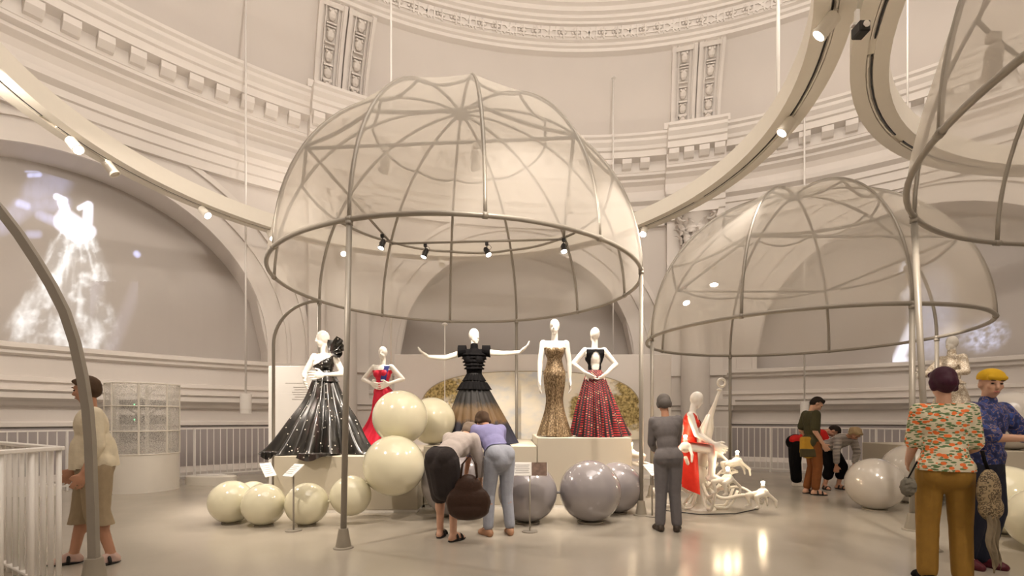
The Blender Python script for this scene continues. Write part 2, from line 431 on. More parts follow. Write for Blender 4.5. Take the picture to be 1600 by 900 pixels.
# ------------------------------------------------------------------ mezzanine railing
def az_of(x, y): return math.atan2(x-MX, y-MY)
rail = thing('railing', 'long curved white railing at the far edge of the floor', 'railing', (0, 0, 0))
A0, A1 = R_(-72), R_(72)
for nm, z0, z1, w in (('handrail', 1.07, 1.10, .05), ('bottom_rail', .07, .095, .035)):
    MB().lathe([(MR-w/2, z0), (MR+w/2, z0), (MR+w/2, z1), (MR-w/2, z1)], (MX, MY), A0, A1, 90, closedprof=True, caps=True).build(nm, RAILW, rail, fixn=True)
bal = MB().box((0, 0, .58), (.018, .018, 1.0)).build('baluster', RAILW, rail); bal_me = bal.data; bpy.data.objects.remove(bal)
nbal = int((A1-A0)*MR/.128)
for i in range(nbal+1):
    a = A0+(A1-A0)*i/nbal
    o = link('baluster', bal_me, RAILW, rail); o.location = (MX+MR*math.sin(a), MY+MR*math.cos(a), 0); o.rotation_euler = (0, 0, -a)
post = MB().box((0, 0, .535), (.03, .05, 1.07)).build('post', RAILW, rail); post_me = post.data; bpy.data.objects.remove(post)
for i in range(13):
    a = A0+(A1-A0)*i/12
    o = link('post', post_me, RAILW, rail); o.location = (MX+MR*math.sin(a), MY+MR*math.cos(a), 0); o.rotation_euler = (0, 0, -a)

# stair railing close to the camera, a corner of two runs
st = thing('railing', 'white stair railing with thick round balusters in the near left corner', 'railing', (0, 0, 0))
cor = Vector((-3.28, 3.5, 0)); runs = [(cor, Vector((-3.2, 1.6, 0))), (cor, Vector((-5.9, 5.1, 0)))]
for a, b in runs:
    d = (b-a).normalized(); L_ = (b-a).length; rot = Matrix.Rotation(math.atan2(d.y, d.x), 3, 'Z')
    MB().bevbox((a+b)/2+Vector((0, 0, 1.085)), (L_+.05, .055, .03), .006, rot).build('handrail', RAILW, st)
    MB().bevbox((a+b)/2+Vector((0, 0, .06)), (L_, .04, .02), .004, rot).build('bottom_rail', RAILW, st)
    for k in range(int(L_/(.165 if b.x < -5 else .21))+1):
        p = a+d*(k*(.165 if b.x < -5 else .21))
        if k == 0 and b.x < -5: continue
        MB().cyl(p+Vector((0, 0, .0)), p+Vector((0, 0, 1.075)), .017, n=10).build('baluster', RAILW, st, True)

# ------------------------------------------------------------------ suspended ring soffits with lamps
RZ = 5.44
def head_mesh():
    b = MB().cyl((0, 0, 0), (0, 0, -.17), .075, n=18)
    b.lathe([(.075, -.17), (.082, -.18), (.082, -.2), (.066, -.2), (.066, -.16)], n=18)
    return b
hb = head_mesh().build('housing', SOFFIT, None, 'auto'); housing_me = hb.data; bpy.data.objects.remove(hb)
lb = MB().lathe([(.001, -.175), (.066, -.175)], n=18).build('lens', LENS); lens_me = lb.data; bpy.data.objects.remove(lb)
ab = MB().box((0, 0, .09), (.05, .05, .12)).box((0, 0, .02), (.03, .03, .06)).build('bracket', SOFFIT); brk_me = ab.data; bpy.data.objects.remove(ab)
def ring_lamp(loc, aim, label, energy=0, lit=True, size=R_(50)):
    t = thing('ring_spotlight', label, 'spotlight', loc, 0, 'spotlights on the ring soffits')
    link('bracket', brk_me, SOFFIT, t)
    h = link('housing', housing_me, SOFFIT, t)
    d = (Vector(aim)-Vector(loc)).normalized(); q = (-d).to_track_quat('Z', 'Y')
    h.rotation_euler = q.to_euler(); h.location = (0, 0, -.02)
    if lit: link('lens', lens_me, LENS, h)
    if energy:
        lp = lamp('spot', 'SPOT', tuple(Vector((0, 0, -.02))+d*.215), energy*1.5, WARM, parent=t, spot_size=size, spot_blend=.6, shadow_soft_size=.06)
        lp.rotation_euler = d.to_track_quat('-Z', 'Y').to_euler()
    return t
def ring_soffit(c, R, label, a_tracks, rods):
    t = thing('ring_soffit', label, 'light ring', (c[0], c[1], RZ))
    w, h = .19, .30
    MB().lathe([(R-w, 0), (R-.035, 0), (R-.035, .03), (R+.035, .03), (R+.035, 0), (R+w, 0), (R+w, h), (R-w, h)], n=128, closedprof=True).build('beam', SOFFIT, t, 'auto', fixn=True)
    for a0, a1 in a_tracks:
        MB().lathe([(R-.026, .004), (R-.010, .004), (R-.010, .025), (R-.026, .025)], a0=R_(a0), a1=R_(a1), n=max(4, int((a1-a0)/3)), closedprof=True, caps=True).build('track', BLACK, t, fixn=True)
        MB().lathe([(R+.006, .006), (R+.026, .006), (R+.026, .025), (R+.006, .025)], a0=R_(a0), a1=R_(a1), n=max(4, int((a1-a0)/3)), closedprof=True, caps=True).build('track', SOFFIT, t, fixn=True)
    for a, rr, top, thick in rods:
        p = Vector((rr*math.sin(R_(a)), rr*math.cos(R_(a)), h))
        MB().cyl(p, p+Vector((0, 0, top-RZ-h)), thick, n=8).build('hanging_rod', RAILW, t, True)
    for k in range(8 if R < 5.4 else 8):          # uplights lying in the trough on top of the ring
        a = 2*PI*k/8
        u = MB().lathe([(.07, 0), (.10, .06), (.09, .06), (.06, .01), (.001, .01)], n=14).build('uplight', RAILW, t)
        u.location = (R*math.sin(a), R*math.cos(a), h)
        lamp('uplight_lamp', 'SPOT', (R*math.sin(a), R*math.cos(a), h+.09), UP_E, WARM, parent=t, spot_size=R_(165), spot_blend=.8, shadow_soft_size=.09).rotation_euler = (PI, 0, 0)
    return t
UP_E = 70.0
C1, R1 = Vector((-1.31, 7.34)), 5.19
C2, R2 = Vector((8.84, 2.46)), 5.65
ring_soffit(C1, R1, 'wide cream light ring hung around the central canopy', [(20, 68), (71, 95), (98, 140), (200, 262), (265, 300), (305, 335)], [(97, 5.05, 11.2, .022)])
ring_soffit(C2, R2, 'cream light ring at upper right curving behind the near canopy', [(230, 268), (270, 300), (303, 325), (328, 350)], [(255, R2, 11.9, .012), (330, R2, 10.2, .012)])
def on_ring(x, y, c=C1, R=R1):
    v = (Vector((x, y))-c).normalized()*R; return (c.x+v.x, c.y+v.y, RZ-.03)
ring_lamp(on_ring(3.83, 6.64), (1.0, 7.2, 1.6), 'lit round spotlight halfway along the right ring beam', 320)
ring_lamp(on_ring(3.25, 4.93), (0.2, 6.9, 1.6), 'large lit spotlight at the top where two rings meet', 420)
ring_lamp(on_ring(2.91, 10.46), (1.2, 8, 1.5), 'small lit spotlight at the far end of right ring beam, beside the canopy', 120)
ring_lamp(on_ring(-6.55, 7.12), (-3.0, 6.6, 1.4), 'leftmost lit spotlight under the left ring beam', 330)
ring_lamp(on_ring(-6.56, 7.74), (-4.04, 9.0, 1.3), 'cream spotlight second from left under the left ring beam', 900, lit=False, size=R_(24))
ring_lamp(on_ring(-6.09, 9.45), (-2.4, 8.9, 1.6), 'lit spotlight third from left, above the left arch', 160)
ring_lamp(on_ring(-5.4, 10.7), (-3.0, 9, 1.6), 'spotlight at the end of left ring beam touching the canopy edge', 0)
ring_lamp(on_ring(-4.17, 11.8), (-2.0, 8.6, 1.5), 'lit spotlight seen through the canopy opening at left', 90)
ring_lamp(on_ring(-3.1, 12.2), (-2.0, 9, 1.5), 'dim spotlight seen behind the canopy fabric', 0, lit=False)
ring_lamp(on_ring(-1.87, 12.87), (-1.0, 9.8, 2.0), 'dim spotlight behind the canopy at its centre', 0, lit=False)
# spotlights added on the out-of-frame arcs to brighten exhibits, visitors and left arch
ring_lamp(on_ring(-3.6, 2.75), (-2.4, 6.6, .9), 'added unseen spotlight on the near arc of the central ring, left of the camera', 420)
ring_lamp(on_ring(-6.0, 5.2), (-8.6, 10.4, 4.2), 'added unseen spotlight on the left arc of the central ring aimed at the left arch', 230, size=R_(85))
ring_lamp(on_ring(0.6, 2.6), (0.4, 6.9, 1.2), 'added unseen spotlight on the near arc of the central ring, above the camera', 420)
ring_lamp(on_ring(4.0, -0.6, C2, R2), (4.0, 4.0, 1.0), 'added unseen spotlight on the near arc of the right ring', 420)
# projector clamped to the right ring
pj = thing('projector', 'small black projector box clamped under the right light ring', 'projector', P(1345, 47, 4.35)+Vector((0, 0, .0)))
MB().bevbox((0, 0, 0), (.10, .12, .10), .01).build('body', BLACK, pj)
MB().cyl((0, -.06, 0), (0, -.075, 0), .03, n=14).build('lens', CHROME, pj)
MB().box((-.02, .02, .12), (.03, .03, .15)).box((-.04, .02, .06), (.06, .04, .02)).build('clamp', RAILW, pj)

# ------------------------------------------------------------------ canopies
def canopy(label, c, R, z0, n, a0, poles, tube=.026, archleg=None, bars=True, splay={}):
    t = thing('canopy', label, 'canopy', (c[0], c[1], 0))
    ang = [R_(a0+360*i/n) for i in range(n)]
    def sp(a, ph, r=R): return Vector((r*math.cos(ph)*math.cos(a), r*math.cos(ph)*math.sin(a), z0+r*math.sin(ph)))
    chord = 1-math.cos(PI/n)
    def gore(u, v):
        a = (u-.5)*2*PI/n; ph = v*PI/2*.995
        sag = chord*.92*(1-(2*u-1)**2)*min(1, v*5)
        r = (R+.012)*(1-sag)
        return Vector((r*math.cos(ph)*math.cos(a), r*math.cos(ph)*math.sin(a), (R+.012)*math.sin(ph)*(1-sag*.35)))
    g = MB().grid(gore, 12, 20).build('fabric_panel', FABRIC, t, True); gme = g.data; bpy.data.objects.remove(g)
    rb = MB().tube([Vector(((R+.000)*math.cos(PI/2*i/24), 0, (R+.000)*math.sin(PI/2*i/24))) for i in range(25)], tube*.85, 8).build('rib', STEEL, t, True); rme = rb.data; bpy.data.objects.remove(rb)
    for i, a in enumerate(ang):
        o = link('fabric_panel', gme, FABRIC, t); o.location = (0, 0, z0); o.rotation_euler = (0, 0, a+PI/n)
        o = link('rib', rme, STEEL, t); o.location = (0, 0, z0); o.rotation_euler = (0, 0, a)
        MB().tube([sp(a+(q-.5)*.02, 0) for q in range(2)], tube*1.35, 8).build('rim_joint', STEEL, t, True)
    MB().tube([sp(2*PI*i/96, 0) for i in range(96)], tube, 8, closed=True).build('rim', STEEL, t, True)
    for ph, k in ((30, .8), (60, .7)):
        MB().tube([sp(R_(a0)+2*PI*i/96, R_(ph), (R-.02)*(1-chord*.96*(1-(2*((i*n/96) % 1)-1)**2))) for i in range(96)], tube*k, 8, closed=True).build('ring_tube', STEEL, t, True)
    MB().cyl((0, 0, z0+R-.06), (0, 0, z0+R+.02), .11, n=16).build('hub', STEEL, t, True)
    if bars:
        crn = [sp(R_(b), R_(30), R-.03)-Vector((0, 0, .03)) for b in bars]
        for i in range(4):
            MB().cyl(crn[i], crn[(i+1) % 4], tube*.8, n=8).build('frame_bar', STEEL, t, True)
    for a in poles:
        p = sp(R_(a), 0); q = Vector((p.x+splay.get(a, 0), p.y, 0))
        po = MB().cyl(q+Vector((0, 0, .12)), p, tube*1.12, n=12).build('pole', STEEL, t, True)
        f = MB().lathe([(.001, .0), (.10, .0), (.095, .012), (.075, .02), (.045, .2), (.001, .2)], n=16).build('foot', mat('foot_taupe', (.30, .265, .21), .5), po, 'auto'); f.location = q
        MB().cyl(p-Vector((0, 0, .06)), p-Vector((0, 0, .02)), tube*1.4, n=12).build('collar', STEEL, po, True)
    if archleg:
        a, dx, drop = archleg; p = sp(R_(a), 0)
        pts = [p+Vector((-dx*math.sin(PI/2*i/14), 0, -drop*(1-math.cos(PI/2*i/14)))) for i in range(15)]
        pts.append(Vector((p.x-dx, p.y, 0.02)))
        MB().tube(pts, tube*1.0, 10).build('arched_leg', STEEL, t, True)
    return t
D1 = (-.77, 7.36); D2 = (4.66, 7.98); D3 = (6.1, 2.26)
canopy('large central dome canopy of sheer cream fabric on grey poles', D1, 2.65, 3.3, 12, -109, (-109, -19, 71, 161), .027, (161, .78, .75), (-139, -49, 41, 131), {-109: -.06, 161: -.03})
canopy('smaller sheer dome canopy at right with eight ribs', D2, 2.35, 2.64, 8, 0, (-90, 0, 90, 180), .027, None, (-135, -45, 45, 135))
canopy('nearest sheer dome canopy, cut off by the upper right corner', D3, 3.3, 3.3, 12, 130, (130, 40, -50, 220), .025, None, (145, 55, -35, -125), {130: .16})
# tall bent leg of a further frame, near left
ar = thing('arched_leg', 'curved flat grey leg of a frame in the left foreground', 'frame leg', (0, 0, 0))
pts = []
for px, py in ((147, 884), (145, 800), (143, 745), (141, 690), (137, 640), (129, 590), (117, 535), (101, 487), (80, 446), (57, 408), (30, 367), (0, 328), (-40, 285), (-90, 245), (-150, 215), (-220, 195), (-300, 190)):
    pts.append(P(px, py, 3.68))
mb = MB(); hw_ = .034; vs_ = []
for i, p in enumerate(pts):
    tdir = (pts[min(i+1, len(pts)-1)]-pts[max(i-1, 0)]).normalized(); nrm = Vector((tdir.z, 0, -tdir.x))
    for sx, sy in ((-1, -1), (1, -1), (1, 1), (-1, 1)): vs_.append(p+nrm*hw_*sx*.95+Vector((0, .02*sy, 0)))
mb.add(vs_, [(i*4+k, i*4+(k+1) % 4, i*4+4+(k+1) % 4, i*4+4+k) for i in range(len(pts)-1) for k in range(4)]+[(3, 2, 1, 0)])
top = pts[-1]; 
mb.build('leg_tube', STEEL, ar, 'auto', fixn=True)
MB().box(((top.x*2-pts[0].x), 3.68, 1.2), (.07, .04, 2.4)).build('leg_tube', STEEL, ar)
pts2 = [Vector((2*top.x-p.x, p.y, p.z)) for p in pts[5:]]
mb = MB().tube(pts2, .035, 6).build('leg_tube', STEEL, ar, True)
MB().lathe([(.001, .0), (.105, .0), (.095, .015), (.055, .24), (.001, .24)], n=16).build('foot', mat('foot_taupe', (.30, .265, .21), .5), ar, 'auto').location = (pts[0].x, 3.68, 0)

# stage lamps hung from the frame bars of the canopies
def stage_lamp(top, aim, label, m, energy=0, lit=True, s=1.0, group='stage lamps inside the canopies', spot=R_(44)):
    t = thing('stage_lamp', label, 'stage lamp', top, 0, group)
    d = (Vector(aim)-Vector(top)).normalized(); piv = Vector((0, 0, -.16*s))
    MB().box((0, 0, -.02), (.06*s, .05*s, .05*s)).cyl((0, 0, -.03*s), (0, 0, -.13*s), .010*s, n=6).build('clamp', m, t)
    q = (-d).to_track_quat('Z', 'Y')
    MB().tube([Vector((.055*s*math.cos(a), 0, -.155*s+.05*s*math.sin(a))) for a in [PI*i/8 for i in range(9)]], .006*s, 5).build('yoke', m, t)
    b = MB().lathe([(.001, .09), (.03, .09), (.045, .06), (.045, -.03), (.06, -.1), (.052, -.1), (.04, -.05), (.001, -.05)], n=14)
    b.v = [(x*s, y*s, z*s) for x, y, z in b.v]
    ho = b.build('housing', m, t, 'auto'); ho.location = piv; ho.rotation_euler = q.to_euler()
    if lit:
        l = MB().lathe([(.001, -.085*s), (.05*s, -.085*s)], n=14).build('lens', LENS, ho)
    MB().tube([Vector((.03*s+.05*s*math.sin(x), .02*s, -.02*s-.12*s*x/PI)) for x in [PI*i/8 for i in range(9)]], .004*s, 4).build('cable', m, t)
    if energy:
        lp = lamp('stage_spot', 'SPOT', tuple(piv+d*.13*s), energy*1.7, WARM, parent=t, spot_size=spot, spot_blend=.5, shadow_soft_size=.05)
        lp.rotation_euler = d.to_track_quat('-Z', 'Y').to_euler()
    return t
def lerp(a, b, t): return Vector(a)*(1-t)+Vector(b)*t
def corner(c, R, z0, b): 
    return Vector((c[0]+(R-.03)*math.cos(R_(30))*math.cos(R_(b)), c[1]+(R-.03)*math.cos(R_(30))*math.sin(R_(b)), z0+(R-.03)*math.sin(R_(30))-.06))
k1, k2, k3, k4 = [corner(D1, 2.65, 3.3, b) for b in (-139, -49, 41, 131)]
GREYL = mat('lamp_grey', (.55, .5, .44), .4)
stage_lamp(lerp(k4, k1, .16), (-2.9, 7.3, 1.2), 'black stage lamp, leftmost under the central canopy', BLACK, 200)
stage_lamp(lerp(k4, k3, .20), (-2.6, 8.0, 1.4), 'black stage lamp second from left on the far frame bar', BLACK, 260)
stage_lamp(lerp(k4, k3, .56), (.9, 7.5, 1.7), 'black stage lamp on the far frame bar shining brightly', BLACK, 200)
stage_lamp(lerp(k3, k2, .03), (1.0, 7.3, 1.8), 'black stage lamp at the right corner of the far frame bar', BLACK, 200)
stage_lamp(lerp(k1, k2, .30), (-2.8, 7.2, 1.4), 'lit white stage lamp behind the front fabric of the central canopy', GREYL, 420, s=1.15)
stage_lamp(lerp(k1, k2, .64), (-.35, 8.3, 1.9), 'pale stage lamp with dark lens at the middle of the front frame bar', GREYL, 420, lit=False, s=1.15)  # lens stays dark, but an added spot lights the ruffled dress
stage_lamp(lerp(k2, k3, .40), (1.0, 7.4, 1.8), 'pale stage lamp on the right frame bar behind fabric', GREYL, 300, lit=False, s=1.15)
e1, e2, e3, e4 = [corner(D2, 2.35, 2.64, b) for b in (-135, -45, 45, 135)]
stage_lamp(lerp(e1, e4, .42), (2.9, 7.0, .9), 'pale stage lamp inside the smaller canopy, upper of two', GREYL, 90, s=1.2)
stage_lamp(lerp(e1, e4, .88), (3.4, 7.2, .9), 'pale stage lamp inside the smaller canopy, lower of two', GREYL, 60, s=1.2)
stage_lamp(lerp(e2, e3, .3), (7.3, 8.0, 1.8), 'pale stage lamp at the right side of the smaller canopy', GREYL, 60, s=1.2)
j1, j2, j3, j4 = [corner(D3, 3.3, 3.3, b) for b in (145, 55, -35, -125)]
stage_lamp(P(1552, 55, 3.6), (5.4, 6.0, .6), 'pale stage lamp seen faintly through the nearest canopy', GREYL, 150, s=1.2)

# ------------------------------------------------------------------ pendants on long wires
def pendant(px, top_z, D, ztop, r, h, label):
    p = P(px, 640, D); t = thing('pendant', label, 'pendant lamp', (p.x, p.y, 0), 0, 'pendants on long wires')
    MB().cyl((0, 0, ztop), (0, 0, top_z), (.02 if top_z > 5 else .012), n=6).build('wire', RAILW, t, True)
    MB().lathe([(.001, ztop), (r, ztop), (r, ztop-h), (r*.86, ztop-h), (r*.86, ztop-h+.03), (.001, ztop-h+.03)], n=24).build('shade', RAILW, t, 'auto')
    MB().lathe([(r*1.01, ztop-h*.8), (r*1.03, ztop-h*.8), (r*1.03, ztop-h*.77), (r*1.01, ztop-h*.77)], n=24).build('band', WHITE, t)
    MB().lathe([(.02, top_z), (.07, top_z-.06), (.02, top_z-.06)], n=12).build('ceiling_rose', RAILW, t)
pendant(384, 10.9, 10.8, 1.85, .115, .44, 'white cylinder pendant hanging in front of the left wall')
pendant(695, 3.29, 9.96, 1.63, .075, .23, 'white cylinder pendant half hidden behind the cream balls')
pendant(958, 10.9, 13.55, 1.75, .11, .40, 'white pendant behind the red and black dress')
pendant(1257, 10.9, 12.2, 1.73, .095, .40, 'white box pendant above the visitor in olive shirt')
pendant(611, 12.6, 9.75, 1.75, .10, .35, 'white pendant hidden behind the stacked cream balls, its wire above the canopy')

# ------------------------------------------------------------------ plinths, screens, mural
def plinth(label, x0, x1, y0, y1, h):
    t = thing('plinth', label, 'plinth', ((x0+x1)/2, (y0+y1)/2, 0))
    MB().bevbox((0, 0, .02+h/2), (x1-x0, y1-y0, h-.04), .008).build('body', PLINTH, t)
    MB().box((0, 0, .02), (x1-x0-.03, y1-y0-.03, .04)).build('skirting', RAILW, t)
    return t
pl_a = plinth('low left plinth carrying the black starry gown', -3.29, -1.3, 6.68, 9.6, .78)
plinth('middle plinth carrying the black ruffled dress', -1.29, .36, 7.05, 9.4, .90)
plinth('tall right plinth carrying the gold and the red dresses', .37, 1.75, 7.06, 8.9, 1.02)
plinth('plinth at the right edge behind two visitors', 6.66, 8.6, 6.6, 9.2, .85)
SCR = mat('screen_grey', (.80, .76, .73), .6, noise=.02)
sc_ = thing('display_screen', 'wide pale grey partition behind the dresses', 'partition', (.45, 10.55, 0))
MB().bevbox((0, 0, 1.345), (6.0, .16, 2.69), .01).build('panel', SCR, sc_)
MB().box((0, -.09, .04), (6.0, .03, .08)).build('skirting', RAILW, sc_)
lp_ = thing('text_panel', 'brightly lit white text panel at the left of the black gown', 'panel', (-4.04, 9.05, 0))
MB().bevbox((0, 0, 1.14), (1.0, .08, 2.28), .006).build('board', mat('panel_white', (.9, .88, .84), .5), lp_)
TXT = mat('print_grey', (.45, .42, .4), .7)
for i in range(7):
    MB().box((.0+.12*(i > 0), -.0415, 1.96-.045*i-(.03 if i else 0)), (.36-.05*(i % 3), .003, .010)).build('text_line', TXT, lp_)

def mural_mat():
    m = bpy.data.materials.new('landscape_paint'); m.use_nodes = True
    nt, N, L, b = nodes_of(m); b.inputs['Roughness'].default_value = .6
    tc = N.new('ShaderNodeTexCoord'); sep = N.new('ShaderNodeSeparateXYZ'); L.new(tc.outputs['Object'], sep.inputs[0])
    def noise(scale, det=5, stretch=None):
        n = N.new('ShaderNodeTexNoise'); n.inputs['Scale'].default_value = scale; n.inputs['Detail'].default_value = det
        if stretch:
            mp = N.new('ShaderNodeMapping'); mp.inputs['Scale'].default_value = stretch; L.new(tc.outputs['Object'], mp.inputs[0]); L.new(mp.outputs[0], n.inputs['Vector'])
        else: L.new(tc.outputs['Object'], n.inputs['Vector'])
        return n
    cl = noise(1.6, 6, (1, 1, 1.8)); cr = N.new('ShaderNodeValToRGB'); L.new(cl.outputs['Fac'], cr.inputs[0])
    e = cr.color_ramp.elements; e[0].position = .36; e[0].color = (.64, .67, .70, 1); e[1].position = .62; e[1].color = (.92, .85, .70, 1)
    x = cr.color_ramp.elements.new(.5); x.color = (.84, .80, .70, 1)
    fo = noise(22, 5); fr = N.new('ShaderNodeValToRGB'); L.new(fo.outputs['Fac'], fr.inputs[0])
    e = fr.color_ramp.elements; e[0].position = .34; e[0].color = (.16, .11, .03, 1); e[1].position = .64; e[1].color = (.66, .52, .22, 1)
    edge = noise(3.6, 8, (1, 1, 1.6))
    def blob(cx, cz, rx, rz):
        a = N.new('ShaderNodeMath'); a.operation = 'SUBTRACT'; L.new(sep.outputs[0], a.inputs[0]); a.inputs[1].default_value = cx
        a2 = N.new('ShaderNodeMath'); a2.operation = 'DIVIDE'; L.new(a.outputs[0], a2.inputs[0]); a2.inputs[1].default_value = rx
        c = N.new('ShaderNodeMath'); c.operation = 'SUBTRACT'; L.new(sep.outputs[2], c.inputs[0]); c.inputs[1].default_value = cz
        c2 = N.new('ShaderNodeMath'); c2.operation = 'DIVIDE'; L.new(c.outputs[0], c2.inputs[0]); c2.inputs[1].default_value = rz
        p1 = N.new('ShaderNodeMath'); p1.operation = 'MULTIPLY'; L.new(a2.outputs[0], p1.inputs[0]); L.new(a2.outputs[0], p1.inputs[1])
        p2 = N.new('ShaderNodeMath'); p2.operation = 'MULTIPLY_ADD'; L.new(c2.outputs[0], p2.inputs[0]); L.new(c2.outputs[0], p2.inputs[1]); L.new(p1.outputs[0], p2.inputs[2])
        p3 = N.new('ShaderNodeMath'); p3.operation = 'MULTIPLY_ADD'; L.new(edge.outputs['Fac'], p3.inputs[0]); p3.inputs[1].default_value = 4.2; L.new(p2.outputs[0], p3.inputs[2])
        r = N.new('ShaderNodeMapRange'); r.inputs[1].default_value = 3.5; r.inputs[2].default_value = 2.7; L.new(p3.outputs[0], r.inputs[0])
        return r.outputs[0]
    acc = None
    for args in ((-1.95, 1.95, .62, .42), (2.1, 1.7, .36, .55), (1.05, 1.45, .22, .32), (2.0, 1.35, .5, .3)):
        o = blob(*args)
        if acc is None: acc = o
        else:
            mx = N.new('ShaderNodeMath'); mx.operation = 'MAXIMUM'; L.new(acc, mx.inputs[0]); L.new(o, mx.inputs[1]); acc = mx.outputs[0]
    mix = N.new('ShaderNodeMix'); mix.data_type = 'RGBA'; L.new(acc, mix.inputs[0]); L.new(cr.outputs[0], mix.inputs[6]); L.new(fr.outputs[0], mix.inputs[7])
    L.new(mix.outputs[2], b.inputs['Base Color'])
    return m
mural = thing('mural', 'arched landscape painting of clouds and golden trees on the partition', 'painting', (.40, 10.44, 0))
outl = []
for i in range(41):                     # flat-topped arch outline
    a = PI*i/40; cx_ = math.copysign(abs(math.cos(a))**.75, math.cos(a)); outl.append((2.36*cx_, 1.32+.99*math.sin(a)**.62))
outl = [(2.36, .85)]+outl+[(-2.36, .85)]
n_ = len(outl)
mb = MB().add([(x, -.03, z) for x, z in outl]+[(x, .0, z) for x, z in outl], [tuple(range(n_-1, -1, -1))]+[(i, (i+1) % n_, n_+(i+1) % n_, n_+i) for i in range(n_)])
mb.build('canvas', mural_mat(), mural, fixn=True)
MB().tube([(x*1.005, -.02, z+.005) for x, z in outl], .014, 5).build('frame_edge', mat('frame_gilt', (.42, .36, .26), .5), mural)

# caption stands
def caption(base, top, tilt, yaw, w, h, label, photo=False):
    t = thing('caption_stand', label, 'caption stand', (base[0], base[1], 0), yaw)
    MB().cyl((0, 0, .01), (0, 0, top-.02), .010, n=8).build('post', STEEL, t, True)
    MB().lathe([(.001, .0), (.09, .0), (.09, .012), (.001, .014)], n=18).build('base', STEEL, t)
    rot = Matrix.Rotation(R_(tilt), 3, 'X')
    MB().bevbox((0, 0, top), (w, .012, h), .003, rot).build('board', mat('panel_white', (.9, .88, .84), .5), t)
    for i in range(5):
        MB().box(rot @ Vector((-.02 if not photo else -w*.22, -.008, h*.3-i*h*.14))+Vector((0, 0, top)), (w*(.7 if not photo else .42)-.02*(i % 2), .002, .006), rot).build('text_line', TXT, t)
    if photo:
        MB().box(rot @ Vector((w*.27, -.010, 0))+Vector((0, 0, top)), (w*.44, .006, h*.98), rot).build('photograph', mat('photo_print', (.20, .13, .10), .4, noise=.9, nscale=22), t)
caption((-2.53, 5.60), .70, -52, R_(-28), .17, .21, 'white tilted caption board on a thin post before the cream balls')
caption((.205, 5.55), .72, -14, 0, .40, .155, 'caption board with a small dark photograph in front of a grey ball', True)
caption((1.86, 6.42), .62, -48, R_(35), .2, .2, 'white tilted caption board on a bent post by the grey balls')
caption((-3.24, 6.42), .62, -30, R_(75), .2, .2, 'small white caption board seen edge-on behind the cream balls')

# ------------------------------------------------------------------ glossy balls
CREAM = mat('cream_pearl', (.72, .68, .50), .13, noise=.02, coat=.7)
GREY = mat('grey_pearl', (.29, .268, .275), .14, metal=.15, noise=.03, coat=.7)
PALE = mat('pale_pearl', (.52, .48, .43), .17, metal=.1, noise=.03, coat=.7)
def ball(label, x, y, z, r, m, knot=None, grp='cream display balls', disc=True):
    t = thing('display_ball', label, 'ball', (x, y, z), 0, grp)
    MB().ell((0, 0, 0), (r, r, r), nu=48, nv=32).build('skin', m, t, True)
    if knot is not None:
        d = Vector(knot).normalized()
        MB().tube([d*r*.97, d*(r+.02), d*(r+.05)], [.025, .014, .026], 10).build('knot', m, t, True)
    if disc and z-r < .02: MB().lathe([(.001, -z+.001), (r*.42, -z+.001), (r*.42, -z+.012), (.001, -z+.012)], n=24).build('floor_disc', PLINTH, t)
    return t
G1, G2, G3 = 'cream display balls', 'grey display balls', 'balls under the right canopy'
ball('cream ball furthest left on the floor', -3.50, 6.03, .263, .263, CREAM)
ball('cream ball on the floor, second from left in the front row', -3.03, 5.9, .252, .252, CREAM)
ball('cream ball behind the leftmost one, only its top showing', -3.52, 6.56, .225, .225, CREAM)
ball('pearly cream ball right behind the white caption board', -2.51, 5.92, .257, .257, CREAM, (1, .05, .1))
ball('cream ball tucked behind the front grey pole', -2.0, 6.0, .345, .25, CREAM, (1, .1, .75))
ball('large cream ball hanging low in front of the left plinth', -1.50, 6.15, .70, .385, CREAM)
ball('large cream ball on top of the cream pile', -1.53, 6.62, 1.315, .372, CREAM)
ball('cream ball behind the top one, resting on the plinth', -1.23, 7.42, 1.265, .36, CREAM)
ball('big dark grey ball behind the bending women', -.755, 6.45, .455, .455, GREY, (1, -.3, 0), G2)
ball('grey ball behind the caption board with a photograph', .195, 6.08, .371, .371, GREY, (1, 0, 0), G2)
ball('grey ball right of centre in the front row', .985, 6.1, .388, .388, GREY, None, G2)
ball('grey ball half hidden behind the right front one', 1.45, 6.70, .35, .35, GREY, None, G2)
ball('pale grey ball on the floor beside the striped visitor', 5.19, 6.92, .366, .366, PALE, None, G3)
ball('pale ball behind the pole of the small canopy', 6.16, 7.4, .455, .455, PALE, None, G3)
ball('white ball at the right edge at shoulder height', 7.25, 7.0, 1.27, .42, mat('white_pearl', (.74, .70, .65), .17, coat=.7), None, G3)
ball('cream ball on the floor behind the visitor in blue', 5.55, 5.45, .385, .385, CREAM, None, G3)
ball('cream ball cut off by the right edge of the view', 5.2, 4.70, .316, .316, CREAM, None, G3)

